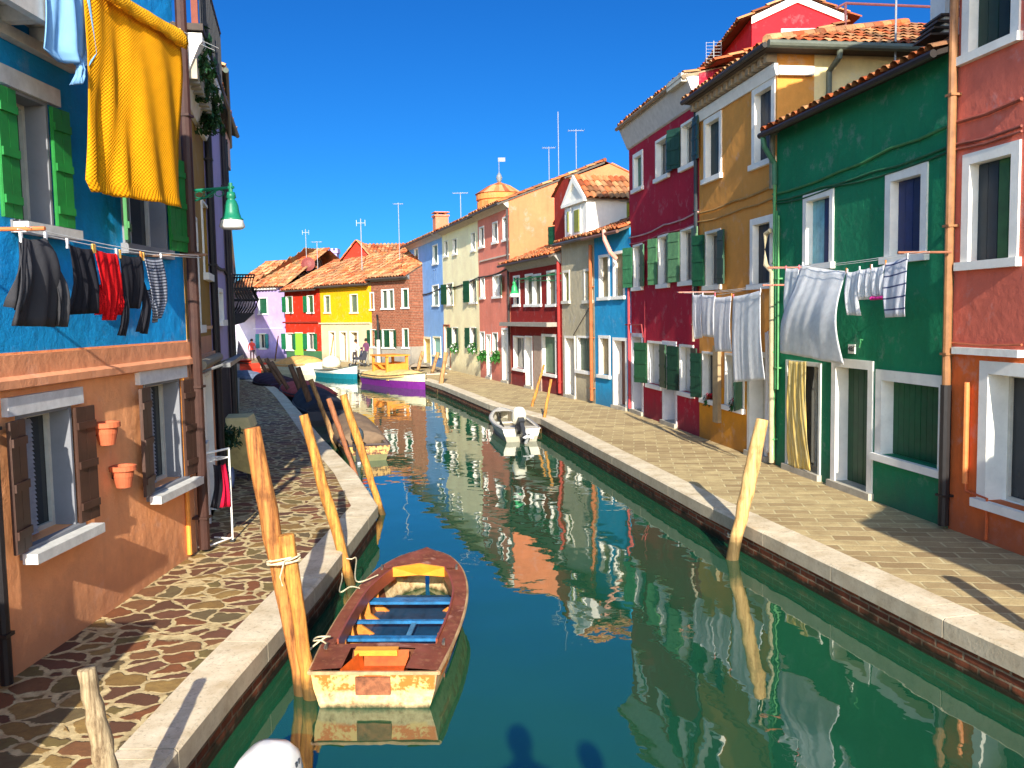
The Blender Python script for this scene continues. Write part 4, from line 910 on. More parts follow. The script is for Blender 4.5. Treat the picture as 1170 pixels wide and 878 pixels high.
# upper back parts of left row
def attic(label, pl, u0, u1, z0, z1, col, rz=.9, roofm=1.0):
    hh_ = House('house', label, pl, u0, u1, z1, 3.5); hh_.wall([(z0, z1, plaster(col, damp=False))], z1+rz); hh_.roof(rise=rz, ov=.35, mat=tile_mat(roofm)); return hh_
P2b = Plane(P2.pt(0, -.4), P2.pt(3, -.4))
a = P2b
q = MB()
aw = MB()
x0_, x1_ = 2.0, 3.2
D_ = Plane(P2.pt(0, -.05), P2.pt(3, -.05)); zt_ = D_.uz(240, 90)[1]; zb__ = 6.7
hd = House('house', 'white attic block with red tile roof above the left houses', D_, D_.uz(229, 120)[0], D_.uz(247, 120)[0], zt_, 3)
hd.wall([(6.7, zt_, plaster((232, 228, 220), damp=False))], zt_+.8); hd.roof(rise=.8, ov=.1, mat=tile_mat(1.0), ends=(.1, .1), gutter=False)
P4b = Plane(P3.pt(1.0, -.3), P3.pt(4, -.3)); zt_ = P4b.uz(255, 135)[1]
hd = House('house', 'pale pink attic wall rising behind the lavender house', P4b, P4b.uz(243, 150)[0]-.2, P4b.uz(262, 150)[0], zt_, 3)
hd.wall([(7.0, zt_, plaster((226, 176, 150), damp=False))], zt_+.5); hd.roof(rise=.5, ov=.15, mat=tile_mat(1.0))
zt_ = P4.uz(267, 152)[1]
hd = House('house', 'cream block with stone cornice above the iron balcony house', Plane(P4.pt(0, -.15), P4.pt(3, -.15)), 1.0, 4.2, zt_, 3)
hd.wall([(7.9, zt_, plaster((226, 196, 160), damp=False))]); q = MB(); q.box(-.2, hd.L+.2, -.5, 3, zt_+.01, zt_+.3); q.build('cornice', M_stone(), hd.root)
# out-of-frame neighbours beside the camera (they cast the shade on both pavements)
h = House('house', 'low stone annex beside the left pavement just behind the viewer', Plane((-3.25, 1.0), (-3.25, 4.0)), 0, 3, 2.0, 1.2); h.wall([(0, 2.0, plaster((190, 150, 110)))]); MB().box(-.1, 3.08, -.02, 1.2, 2.01, 2.06).build('roof', tile_mat(.9), h.root)
h = House('house', 'projecting yellow house front beside the right pavement just behind the viewer', Plane((5.75, 3.6), (6.6, -1.5)), 0, 5.2, 3.9, 4); h.wall([(0, 3.9, plaster((210, 170, 90)))], 4.8); h.roof(rise=.9, ov=.1, ends=(0, .1))

# ------------------------------------------------------------------ mooring poles
def pole_mesh(a, b, r, seed, wobble=.02):
    rnd = random.Random(seed); q = MB(); pts = []; rs = []; n = 14
    for k in range(n+1):
        f = k/n; p = b.lerp(a, f); off = Vector((rnd.uniform(-1, 1), rnd.uniform(-1, 1), 0))*wobble*math.sin(math.pi*f)*.6
        pts.append(p+off); rs.append(r*(1.0+.10*math.sin(f*9+seed)-.06*f))
    pts.append(a+(a-b).normalized()*.01); rs.append(r*.82)
    q.tube(pts, rs, 12); return q
def PWM(a, b):
    t = NT('pole_wood'); co = t.coord('Object', scale=(22, 22, 1.3)); n = t.noise(co, 1, 9, .7); n2 = t.noise(t.coord('Object'), 4, 8, .7)
    col = t.mix(t.rng(n, .38, .62), lin(a), lin(b)); col = t.mix(t.rng(n, .60, .70, 0, .8), col, sc(lin(b), .35)); col = t.mix(t.rng(n2, .52, .68, 0, .55), col, sc(lin(b), .5))
    sp = t.node('ShaderNodeSeparateXYZ'); t.l.new(t.coord('Object'), sp.inputs[0]); h = t.math('ADD', sp.outputs[2], t.math('MULTIPLY', t.math('SUBTRACT', n2, .5), .3))
    col = t.mix(t.rng(h, .08, .22, .85, 0), col, lin((46, 44, 24)))
    return t.done(col, .75, t.bump(n, .012, 1.0), .25)
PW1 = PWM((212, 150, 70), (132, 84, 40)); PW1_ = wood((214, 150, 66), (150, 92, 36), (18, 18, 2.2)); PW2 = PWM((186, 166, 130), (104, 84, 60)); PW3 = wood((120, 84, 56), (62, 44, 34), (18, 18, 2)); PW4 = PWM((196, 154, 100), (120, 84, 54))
def pole(label, tx, ty, bx, by, r, mat, seed, dy=0, group=None, z0=WATER_Z):
    b = G(bx, by, z0); a = at_y(tx, ty, b.y+dy); d = (b-a).normalized(); b2 = b+d*1.0
    q = pole_mesh(a-b, b2-b, r, seed); o = q.build('mooring_pole', mat, smooth=True); o.location = b
    return tag(o, label, 'mooring pole', group or 'mooring poles along the canal'), a, b
p1, A1, B1 = pole('tall thick orange-brown pole tied to the stern corner of the near red boat', 288, 490, 347, 792, .085, PWM((200, 134, 70), (112, 66, 34)), 1)
p2, A2, B2 = pole('yellow-brown pole rising between the near boat and the left kerb', 347, 475, 401, 668, .072, PW1, 2)
A12 = A1.lerp(B1, .40)
b = G(356, 797, WATER_Z); a = at_y(327, 612, b.y); d = (b-a).normalized()
o = pole_mesh(a-b, b+d-b, .072, 5).build('mooring_pole', PW1, smooth=True); o.location = b
tag(o, 'short cracked pole lashed with rope alongside the tall pole at the near boat', 'mooring pole', 'mooring poles along the canal')
# rope lashing
def ring(c, ax, r, turns, rr=.008):
    ax = ax.normalized(); e1 = ax.cross(Vector((0, 1, 0))).normalized(); e2 = ax.cross(e1); q = MB(); pts = []
    for k in range(int(turns*14)+1):
        w_ = 2*math.pi*k/14; pts.append(c+e1*math.cos(w_)*r[0]+e2*math.sin(w_)*r[1]+ax*(.012*k/14-.02)+Vector((0, 0, .012*math.sin(w_*1.3))))
    q.tube(pts, rr, 6); return q, pts
def crv(P, n=8):
    out = []
    for i in range(len(P)-1):
        p0, p1, p2, p3 = P[max(i-1, 0)], P[i], P[i+1], P[min(i+2, len(P)-1)]
        for k in range(n):
            x = k/n; out.append(.5*((2*p1)+(p2-p0)*x+(2*p0-5*p1+4*p2-p3)*x*x+(3*p1-p0-3*p2+p3)*x**3))
    return out+[P[-1]]
ROPE = paint((206, 194, 160), .9, .2, .8, 30)
c_ = (at_y(326, 636, b.y-.0)+at_y(321, 640, b.y))/2
q, pts = ring(at_y(324, 640, b.y-.03), A1-B1, (.15, .10), 3.4); e = pts[-1]; q.tube([e, e+Vector((-.05, -.05, -.02)), e+Vector((-.09, -.06, -.16)), e+Vector((-.07, -.06, -.24))], .007, 6)
tag(q.build('rope', ROPE), 'pale rope lashing the two joined poles above the near boat', 'rope')
b_ = at_y(136, 960, 4.86); b_.z -= .0; a_ = at_y(99, 766, 4.86); o = pole_mesh(a_-b_, Vector((0, 0, 0)), .058, 3, .03).build('mooring_pole', PW2, smooth=True); o.location = b_; tag(o, 'weathered grey-white stake with a cut top at the bottom left edge of the kerb', 'mooring pole', 'mooring poles along the canal')
pole('pale brown pole leaning over the shaded left kerb just before the tarp-covered boat', 355, 434, 385, 512, .07, PW4, 4)
pole('thin reddish-brown pole in front of the tarp-covered boat', 375.5, 456, 407, 545, .06, wood((170, 108, 70), (112, 70, 50)), 6)
pole('orange pole at the corner of the left kerb beside the tarp-covered boat', 392, 452, 437, 588, .07, PW1, 7)
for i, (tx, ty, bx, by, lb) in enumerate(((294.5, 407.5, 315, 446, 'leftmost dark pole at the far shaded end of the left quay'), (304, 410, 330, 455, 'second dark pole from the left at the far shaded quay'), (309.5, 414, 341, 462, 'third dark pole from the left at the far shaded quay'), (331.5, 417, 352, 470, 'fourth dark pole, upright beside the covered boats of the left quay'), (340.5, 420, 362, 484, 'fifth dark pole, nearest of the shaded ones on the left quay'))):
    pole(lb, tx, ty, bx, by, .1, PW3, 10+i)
pole('lone pale pole leaning out from the right embankment', 871, 480, 839, 627, .098, PWM((226, 186, 122), (170, 126, 76)), 20, z0=-.3)
pole('thin orange pole rising behind the motor of the small white boat', 621.7, 417, 603, 480, .045, PW1, 21)
pole('shorter thin orange pole at the stern of the small white boat', 629.6, 434, 618.5, 495, .045, PW1, 22)
pole('pale pole nearest the bow of the purple boat on the right quay', 509.5, 403, 502, 450, .11, PW4, 23)
pole('middle of the three pale poles before the light blue house', 500.5, 403, 493, 428, .1, PW4, 24, z0=0)
pole('left of the three pale poles before the light blue house', 483, 402, 476.5, 426, .1, PW4, 25, z0=0)
pole('thin slanting pole standing before the lavender house', 318, 384, 313, 420, .05, PW3, 26)
pole('thin slanting pole standing before the white doors of the yellow house', 381, 384, 375, 425, .05, PW4, 27)
b_ = Vector((4.62, 6.3, WATER_Z)); a_ = Vector((5.15, 6.05, 1.6)); o = pole_mesh(a_-b_, (b_-a_).normalized(), .08, 31).build('mooring_pole', PW4, smooth=True); o.location = b_
tag(o, 'leaning pole on the right embankment nearest the viewer, outside the right edge', 'mooring pole', 'mooring poles along the canal')
# rope at foot of right pole
p = G(839, 624, WATER_Z); q = MB(); q.tube([p+Vector((.1*math.cos(k*.6), .1*math.sin(k*.6), .12+.004*k)) for k in range(24)]+[p+Vector((.2, .05, .2)), p+Vector((.3, .1, .3)), p+Vector((.36, .12, .22))], .011, 6)
tag(q.build('rope', ROPE), 'frayed rope knotted round the foot of the lone right pole', 'rope')

# ------------------------------------------------------------------ boats
def hull_sections(L, prof, z_sheer, z_chine, z_keel, flare=.86, n=20):
    """prof(t) half beam; returns list of section rows from stern (t=0) to bow (t=1)"""
    secs = []
    for i in range(n+1):
        t = i/n; hb = max(prof(t), .012); zs = z_sheer(t); zc = z_chine(t); zk = z_keel(t); y = L*t
        rake = .0
        secs.append([(-hb, y, zs), (-hb*(flare+.08), y-.02*t, zs-(zs-zc)*.5), (-hb*flare, y-.05*t, zc), (-hb*.74, y-.07*t, zk*.85), (0, y-.08*t, zk), (hb*.74, y-.07*t, zk*.85), (hb*flare, y-.05*t, zc), (hb*(flare+.08), y-.02*t, zs-(zs-zc)*.5), (hb, y, zs)])
    return secs
def loft(mb, secs, flip=False):
    n = len(secs[0])
    for a, b in zip(secs, secs[1:]):
        for k in range(n-1): mb.quad(a[k], a[k+1], b[k+1], b[k])
    return mb
def interp(tab):
    def f(t):
        for (a, va), (b, vb) in zip(tab, tab[1:]):
            if t <= b: 
                x = (t-a)/(b-a); return va+(vb-va)*x
        return tab[-1][1]
    return f
def spl(tab):                                    # smooth (Catmull-Rom) table
    def f(t):
        for i in range(len(tab)-1):
            if t <= tab[i+1][0]+1e-9:
                p1, p2 = tab[i], tab[i+1]; p0 = tab[max(i-1, 0)]; p3 = tab[min(i+2, len(tab)-1)]
                x = (t-p1[0])/(p2[0]-p1[0]); m1 = (p2[1]-p0[1])/max(p2[0]-p0[0], 1e-6)*(p2[0]-p1[0]); m2 = (p3[1]-p1[1])/max(p3[0]-p1[0], 1e-6)*(p2[0]-p1[0])
                return (2*x**3-3*x*x+1)*p1[1]+(x**3-2*x*x+x)*m1+(-2*x**3+3*x*x)*p2[1]+(x**3-x*x)*m2
        return tab[-1][1]
    return f
# --- the near wooden boat
st = G(428, 809, WATER_Z); bow = G(488, 628, .03); Lb = (Vector((bow.x, bow.y))-Vector((st.x, st.y))).length
bt = thing('rowing_boat', 'worn red-brown wooden boat with blue thwarts moored beside the left kerb', 'boat', (st.x, st.y, WATER_Z), -math.atan2(bow.x-st.x, bow.y-st.y))
prof = spl([(0, .565), (.2, .62), (.45, .645), (.65, .61), (.8, .51), (.9, .37), (.96, .23), (1, .03)])
zsh = spl([(0, .33), (.5, .34), (1, .47)]); zch = lambda t: .02+.05*t; zk = lambda t: -.18+.12*t**3
def old_paint():
    t = NT('old_boat_paint'); co = t.coord('Object'); n = t.noise(co, 5, 9, .7); n2 = t.noise(co, 14, 8, .7); n3 = t.noise(co, 3, 6, .6)
    col = t.mix(t.rng(n, .47, .53), lin((200, 100, 34)), lin((214, 178, 112)))
    col = t.mix(t.rng(n3, .55, .62, 0, .8), col, lin((196, 178, 140)))
    sp = t.node('ShaderNodeSeparateXYZ'); t.l.new(t.coord('Object'), sp.inputs[0])
    h = t.math('ADD', sp.outputs[2], t.math('MULTIPLY', t.math('SUBTRACT', n, .5), .18))
    col = t.mix(t.rng(h, .13, .16, 1, 0), col, t.mix(t.rng(n2, .4, .6), lin((206, 184, 140)), lin((170, 140, 100))))
    col = t.mix(t.rng(h, .0, .05, 1, 0), col, lin((62, 60, 34)))
    col = t.mix(t.rng(n2, .6, .68, 0, .7), col, lin((110, 66, 38)))
    return t.done(col, .6, t.bump(n, .006, .6), .35)
HB = old_paint()
mb = loft(MB(), hull_sections(Lb, prof, zsh, zch, zk, .88, 26)); s0 = hull_sections(Lb, prof, zsh, zch, zk, .88, 26)[0]
mb.poly(s0); mb.build('hull', HB, bt, smooth=False)
def maroon():
    t = NT('maroon_deck'); co = t.coord('Object'); n = t.noise(co, 4, 8, .65); n2 = t.noise(co, 16, 7, .7); n3 = t.noise(co, 2.2, 5, .6)
    col = t.mix(t.rng(n, .35, .68), lin((132, 70, 42)), lin((88, 44, 28)))
    col = t.mix(t.rng(n2, .52, .62, 0, .7), col, lin((150, 98, 66)))
    col = t.mix(t.rng(n3, .62, .66, 0, .6), col, lin((176, 130, 110)))
    return t.done(col, t.rng(n, .3, .7, .4, .65), t.bump(n2, .002, .5), .3)
DK = maroon(); ORW = wood((214, 140, 56), (170, 96, 34), (8, 3, 8), .5); DKW = wood((120, 70, 44), (74, 40, 28), (8, 3, 8), .6)
tc0, tc1 = .19, .80                              # cockpit from stern deck to foredeck
def side_in(t): return prof(t)-.13-(.0 if t < .6 else (t-.6)*.35)
mb = MB(); N = 30
for i in range(N):
    ta, tb_ = i/N, (i+1)/N
    za, zb_2 = zsh(ta)+.012, zsh(tb_)+.012; ya, yb = Lb*ta, Lb*tb_; pa, pb = prof(ta)+.006, prof(tb_)+.006
    def crown(x, p, z): return z+.03*(1-(x/max(p, .01))**2)
    if tb_ <= tc0+1e-6 or ta >= tc1-1e-6:
        K = 8
        for k in range(K):
            xa, xb = -1+2*k/K, -1+2*(k+1)/K
            if tb_ <= .14 and -.30 < (xa+xb)/2*.53 < .24: continue        # motor well cut into the stern deck
            mb.quad((xa*pa, ya, crown(xa*pa, pa, za)), (xb*pa, ya, crown(xb*pa, pa, za)), (xb*pb, yb, crown(xb*pb, pb, zb_2)), (xa*pb, yb, crown(xa*pb, pb, zb_2)))
    else:
        for sx in (-1, 1):
            ia, ib = side_in(ta), side_in(tb_)
            mb.quad((sx*pa, ya, za), (sx*ia, ya, za+.012), (sx*ib, yb, zb_2+.012), (sx*pb, yb, zb_2))
mb.build('deck', DK, bt, fix=True)
# well
q = MB(); wl, wr = -.27, .25; zt = zsh(0)
q.quad((wl, 0.03, zt-.11), (wr, .03, zt-.11), (wr-.0, .40, zt-.11), (wl+.10, .40, zt-.11)); q.quad((wl+.1, .40, zt-.11), (wr, .40, zt-.11), (wr, .42, zt+.035), (wl+.1, .42, zt+.035)); q.quad((wl-.03, 0, zt+.02), (wl, .03, zt-.11), (wl+.1, .40, zt-.11), (wl+.08, .44, zt+.03)); q.quad((wr, .03, zt-.11), (wr, .40, zt-.11), (wr+.02, .42, zt+.03), (wr+.02, 0, zt+.02))
q.build('motor_well', paint((186, 82, 26), .45, .5, .4, 6), bt, fix=False)
MB().box(wl+.02, wr-.1, .36, .46, zt+.0, zt+.052).build('well_board', paint((222, 150, 50), .5), bt)
# gunwale rubbing strip, transom cap
def gw(sx, r, dx, dz, t0=0, t1=1, f=prof):
    return [(sx*(f(t0+(t1-t0)*k/30)+dx), Lb*(t0+(t1-t0)*k/30)+(.012 if k == 30 and t1 == 1 else 0), zsh(t0+(t1-t0)*k/30)+dz) for k in range(31)]
GWM = wood((196, 164, 120), (130, 96, 66), (14, 3, 14), .6)
for sx in (-1, 1): MB().tube(gw(sx, .02, .008, -.01), .022, 8).build('gunwale', GWM, bt)
MB().box(-.575, .575, -.02, .005, zt-.022, zt+.006).build('transom_cap', paint((190, 150, 110), .7, .5, .5, 12), bt)
q = MB(); q.box(-.16, .15, -.03, -.003, .13, .29); q.build('motor_pad', paint((150, 92, 60), .8, .75, 1, 12), bt)
# coaming
for sx in (-1, 1):
    q = MB(); ts = [tc0+(tc1-tc0)*k/20 for k in range(21)]
    for a, b in zip(ts, ts[1:]):
        q.prism([(sx*side_in(a), Lb*a, zsh(a)-.10), (sx*(side_in(a)-.02), Lb*a, zsh(a)-.10), (sx*(side_in(a)-.02), Lb*a, zsh(a)+.05), (sx*side_in(a), Lb*a, zsh(a)+.05)], (sx*(side_in(b)-side_in(a)), Lb*(b-a), zsh(b)-zsh(a)))
    q.build('coaming', paint((134, 66, 44), .4), bt)
q = MB(); yy = Lb*tc1; w_c = side_in(tc1)
q.prism([(-w_c, yy-.03, zsh(tc1)-.06), (0, yy-.02+.03, zsh(tc1)-.05), (w_c, yy-.03, zsh(tc1)-.06), (w_c, yy-.03, zsh(tc1)+.055), (0, yy+.03, zsh(tc1)+.085), (-w_c, yy-.03, zsh(tc1)+.055)], (0, -.03, 0)); q.build('coaming', paint((222, 140, 40), .4), bt)
# inside skin
secs = hull_sections(Lb, lambda t: prof(t)-.03, lambda t: zsh(t)-.0, lambda t: zch(t)+.0, lambda t: zk(t)+.05, .86, 26)
loft(MB(), secs[5:22]).build('inner_hull', DKW, bt, fix=False)
q = MB(); yb0 = Lb*tc0; q.quad((-.55, yb0, -.05), (.55, yb0, -.05), (.55, yb0, zsh(.2)), (-.55, yb0, zsh(.2))); q.build('bulkhead', DKW, bt)
q = MB()
ts = [tc0+.01+(tc1-tc0+.06)*k/14 for k in range(15)]
for ta, tb in zip(ts, ts[1:]):
    for k in range(8):
        fa, fb = -1+k*.25+.015, -1+(k+1)*.25-.015; wa, wb_ = prof(ta)*.86-.03, prof(tb)*.86-.03
        q.quad((fa*wa, Lb*ta, .03), (fb*wa, Lb*ta, .03), (fb*wb_, Lb*tb, .03), (fa*wb_, Lb*tb, .03))
    q.quad((-prof(ta)*.9, Lb*ta, .022), (prof(ta)*.9, Lb*ta, .022), (prof(tb)*.9, Lb*tb, .022), (-prof(tb)*.9, Lb*tb, .022))
q.build('floor_board', paint((20, 62, 92), .5, .5), bt, fix=False)
for k, t_ in enumerate((.28, .385, .49, .60, .70)):
    for sx in (-1, 1):
        q = MB(); pw = prof(t_)-.04; y = Lb*t_
        q.prism([(sx*pw, y, zsh(t_)-.02), (sx*(pw-.1), y, zsh(t_)-.02), (sx*(pw*.78), y, .12), (sx*(pw*.5), y, .0), (sx*pw*.45, y, -.03), (sx*pw*.87, y, .0)], (0, .035, 0)); q.build('rib', ORW, bt)
BLUE = paint((34, 108, 158), .55, .55, .5, 10)
for t_, z_, wd_ in ((.325, .17, .09), (.47, .17, .06), (.625, .2, .16)):
    pw = side_in(t_)+.04; MB().box(-pw, pw, Lb*t_, Lb*t_+wd_, z_, z_+.03).build('thwart', BLUE, bt)
MB().box(-.02+.1, .03+.1, Lb*.345+.02, Lb*.47, .165, .185).build('centre_bar', paint((70, 120, 150), .5, .4), bt)
for sx, t_ in ((-1, .80), (1, .80), (-1, .14), (1, .17)):
    q = MB(); x = sx*(prof(t_)-.06); y = Lb*t_; q.tube([(x, y-.06, zsh(t_)+.05), (x, y, zsh(t_)+.065), (x, y+.06, zsh(t_)+.05)], .012, 6); q.box(x-.012, x+.012, y-.015, y+.015, zsh(t_)+.01, zsh(t_)+.06); q.build('cleat', paint((120, 116, 110), .4, metal=.6), bt)
def Bw(x, y, z):
    c, s_ = math.cos(bt.rotation_euler.z), math.sin(bt.rotation_euler.z); return Vector((st.x+c*x-s_*y, st.y+s_*x+c*y, WATER_Z+z))
q = MB(); cl = Bw(-prof(.14)+.06, Lb*.14, zsh(.14)+.07)
q.tube(crv([cl, cl+Vector((-.04, -.05, .05)), cl+Vector((-.12, 0, .03)), cl+Vector((-.1, .12, .02)), cl+Vector((.02, .1, .03)), cl+Vector((-.02, .0, .05)), cl+Vector((-.14, -.1, -.04)), at_y(352, 775, B1.y)+Vector((.08, 0, .1))]), .008, 6)
tag(q.build('rope', ROPE), 'pale mooring rope from the near boat stern to the tall pole', 'rope')
q = MB(); cl = Bw(-prof(.62)+.03, Lb*.62, zsh(.6)+.04); e_ = B2+Vector((.02, -.05, .35))
q.tube(crv([cl, cl+Vector((-.08, -.1, .05)), cl+Vector((-.2, -.12, .0)), e_+Vector((-.1, -.1, -.2)), e_+Vector((-.15, 0, 0)), e_, e_+Vector((.08, -.06, .02)), cl+Vector((-.05, .1, .05)), Bw(-prof(.75)+.1, Lb*.73, zsh(.7)+.05)]), .008, 6)
tag(q.build('rope', ROPE), 'looped pale rope tying the near boat side to the yellow-brown pole', 'rope')

# --- generic small boats
def boat(label, stern, bowp, beam, zsr, cols, name='motor_boat', cat='boat', full=True, cover=None, bowz=None, deck_t=(.08, .72), chine=.42):
    S, B = Vector(stern[:2]), Vector(bowp[:2]); L = (B-S).length; d = B-S
    o = thing(name, label, cat, (S.x, S.y, WATER_Z), -math.atan2(d.x, d.y))
    pr = spl([(0, beam*.44), (.3, beam*.5), (.6, beam*.47), (.82, beam*.3), (.94, beam*.13), (1, .02)]); bz = bowz or zsr*1.35
    zs = spl([(0, zsr), (.5, zsr*1.0), (1, bz)]); zc = lambda t: zsr*chine+.04*t; zk_ = lambda t: -.15+.15*t**3
    top = [[p for p in s_] for s_ in hull_sections(L, pr, zs, zc, zk_, .9, 18)]
    up = MB(); lo = MB()
    for a, c in zip(top, top[1:]):
        for k in (0, 1, 6, 7): up.quad(a[k], a[k+1], c[k+1], c[k])
        for k in (2, 3, 4, 5): lo.quad(a[k], a[k+1], c[k+1], c[k])
    up.poly([top[0][i] for i in (0, 1, 2, 6, 7, 8)]); lo.poly([top[0][i] for i in (2, 3, 4, 5, 6)])
    up.build('hull', paint(cols[0], .45, .2), o); lo.build('lower_hull', paint(cols[1], .45, .2), o)
    dk = MB(); n = 18
    for i in range(n):
        ta, tb = i/n, (i+1)/n; inn = deck_t[0] <= ta and tb <= deck_t[1]+.02
        for sx in (-1, 1):
            ia, ib = (pr(ta)-.1, pr(tb)-.1) if inn else (0, 0)
            dk.quad((sx*pr(ta), L*ta, zs(ta)+.005), (sx*ia, L*ta, zs(ta)+.02), (sx*ib, L*tb, zs(tb)+.02), (sx*pr(tb), L*tb, zs(tb)+.005))
    dk.build('deck', paint(cols[2], .5, .2), o)
    rl = MB()
    for sx in (-1, 1): rl.tube([(sx*(pr(k/18)+.01), L*k/18, zs(k/18)) for k in range(19)], .025, 6)
    rl.build('gunwale', paint(cols[3], .5, .2), o)
    fl = MB(); fl.quad((-beam*.34, L*deck_t[0], .06), (beam*.34, L*deck_t[0], .06), (pr(deck_t[1])*.6, L*deck_t[1], .08), (-pr(deck_t[1])*.6, L*deck_t[1], .08))
    for sx in (-1, 1): fl.quad((sx*beam*.34, L*deck_t[0], .06), (sx*pr(deck_t[1])*.6, L*deck_t[1], .08), (sx*(pr(deck_t[1])-.1), L*deck_t[1], zs(deck_t[1])+.01), (sx*(pr(deck_t[0])-.1), L*deck_t[0], zs(deck_t[0])+.01))
    fl.build('floor', paint(cols[4] if len(cols) > 4 else (120, 104, 84), .8, .3), o, fix=False)
    for t_ in (.3, .55): MB().box(-pr(t_)+.06, pr(t_)-.06, L*t_, L*t_+.22, zsr*.62, zsr*.62+.035).build('thwart', paint(cols[2], .6, .3), o)
    return o, L, pr, zs
def cover(o, L, pr, zs, t0, t1, h, col, label, name='boat_cover', tex=None, ridge=1.0, over=.05, seed=1):
    q = MB(); rnd = random.Random(seed); n, m = 22, 14; vs = []
    for i in range(n+1):
        t = t0+(t1-t0)*i/n; prf = math.sin(math.pi*min(max((i/n)*.9+.05, 0), 1))**.45
        for k in range(m+1):
            x = -1+2*k/m; z = zs(t)+.03+h*prf*(1-abs(x)**2.2)*ridge+.02*math.sin(i*1.3+k*.6+seed)+rnd.uniform(-.008, .008); xx = x*(pr(t)+over)
            if k in (0, m): z = zs(t)-.10
            vs.append((xx, L*t, z))
    fs = [(i*(m+1)+k, i*(m+1)+k+1, (i+1)*(m+1)+k+1, (i+1)*(m+1)+k) for i in range(n) for k in range(m)]
    fs += [tuple(range(m+1)), tuple(range(n*(m+1), n*(m+1)+m+1))]
    q.add(vs, fs); c_ = q.build(name, tex or paint(col, .85, .3, .6), None, smooth=True); c_.location = o.location; c_.rotation_euler = o.rotation_euler
    tag(c_, label, 'boat cover'); md = c_.modifiers.new('thick', 'SOLIDIFY'); md.thickness = .008; return c_
def outboard(label, loc, rz, sc_=1.0, cowl=(230, 228, 220), tilt=0, text=None):
    o = thing('outboard_motor', label, 'outboard motor', loc, rz); o.scale = (sc_,)*3; o.rotation_euler = (R(tilt), 0, rz)
    q = MB(); vs = []; ns = 9; prof_ = [(.0, .13, .17), (.05, .15, .2), (.14, .155, .21), (.22, .14, .2), (.28, .10, .15), (.31, .04, .07)]
    for z, hx, hy in prof_:
        for k in range(20):
            w_ = 2*math.pi*k/20; cx, sy = math.cos(w_), math.sin(w_); vs.append((hx*math.copysign(abs(cx)**.6, cx), hy*math.copysign(abs(sy)**.6, sy)-.05, z))
    fs = [(i*20+k, i*20+(k+1) % 20, (i+1)*20+(k+1) % 20, (i+1)*20+k) for i in range(len(prof_)-1) for k in range(20)]+[tuple(range(20))[::-1], tuple(range(100, 120))]
    q.add(vs, fs); cw = q.build('cowl', paint(cowl, .25, .05, .1), o, smooth=True)
    q = MB(); q.box(-.07, .07, -.16, .08, -.12, 0); q.box(-.045, .045, -.12, .02, -.62, -.12); q.box(-.1, .1, -.22, .04, -.56, -.53); q.build('leg', paint((50, 52, 56), .4), o)
    q = MB(); q.box(-.1, .1, .02, .14, -.25, -.05); q.tube([(0, .08, -.06), (0, .4, .0), (0, .5, .02)], .025, 8); q.build('bracket', paint((34, 34, 36), .4), o)
    q = MB(); q.lathe([(0, -.12), (.05, -.1), (.05, .1), (0, .12)], 10, (0, 0, 0)); 
    q2 = MB(); q2.M = Matrix.Translation((0, -.15, -.62)) @ Matrix.Rotation(R(90), 4, 'X'); q2.v = []; q2.lathe([(0, -.16), (.045, -.12), (.045, .12), (.02, .16)], 10)
    for k in range(3): q2.M = Matrix.Translation((0, -.28, -.62)) @ Matrix.Rotation(2*math.pi*k/3, 4, 'Y') @ Matrix.Rotation(R(25), 4, 'Z'); q2.box(-.04, .04, -.008, .008, .03, .13)
    q2.build('propeller', paint((190, 190, 190), .4), o); return o
# right small white boat
sb_, L, pr, zs = boat('small off-white motor boat moored at the right kerb', G(596, 505, WATER_Z), G(571, 471, -.1), 1.15, .36, ((214, 208, 190), (150, 144, 126), (206, 200, 184), (150, 150, 150), (178, 164, 136)), deck_t=(.06, .86))
p = G(596, 505, WATER_Z); outboard('small outboard motor tilted up on the stern of the white boat', (p.x-.05, p.y-.1, .12), sb_.rotation_euler.z+R(8), 1.2, (222, 216, 196), tilt=-45)
# tarp-covered boat by left kerb corner
tb_, L, pr, zs = boat('boat with a speckled stern lying under a grey-brown tarp by the left kerb', G(421, 527, WATER_Z), (-5.25, 27.0), 1.2, .36, ((150, 104, 62), (104, 104, 66), (130, 110, 90), (90, 66, 50)), deck_t=(.05, .5))
cover(tb_, L, pr, zs, .16, .80, .42, (124, 102, 80), 'grey-brown tarpaulin pulled over the boat at the left kerb', seed=3)
for c_ in D.objects:
    if c_.parent == tb_ and c_.name.startswith('hull'):
        t = NT('speckled_hull'); co = t.coord('Object'); n_ = t.noise(co, 9, 6, .75); cl_ = t.mix(t.rng(n_, .46, .54), lin((92, 56, 40)), lin((206, 160, 92))); c_.data.materials[0] = t.done(cl_, .7)
p = G(405, 528, WATER_Z); outboard('dark outboard motor on the stern of the tarp-covered boat', (p.x+.1, p.y-.12, .1), tb_.rotation_euler.z, 1.0, (60, 70, 76))
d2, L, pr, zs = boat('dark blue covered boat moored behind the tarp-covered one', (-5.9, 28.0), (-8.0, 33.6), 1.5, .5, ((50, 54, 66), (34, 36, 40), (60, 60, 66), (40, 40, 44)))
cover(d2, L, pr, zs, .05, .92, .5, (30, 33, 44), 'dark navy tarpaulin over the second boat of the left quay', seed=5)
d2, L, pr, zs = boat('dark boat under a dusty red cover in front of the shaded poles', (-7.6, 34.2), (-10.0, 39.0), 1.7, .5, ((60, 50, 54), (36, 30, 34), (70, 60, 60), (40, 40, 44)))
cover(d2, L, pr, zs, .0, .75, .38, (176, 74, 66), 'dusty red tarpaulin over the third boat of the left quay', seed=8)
d2, L, pr, zs = boat('dark wine-coloured boat moored among the dark poles', (-10.2, 39.6), (-12.4, 43.0), 1.7, .55, ((60, 30, 50), (30, 26, 30), (60, 40, 60), (40, 40, 44)))
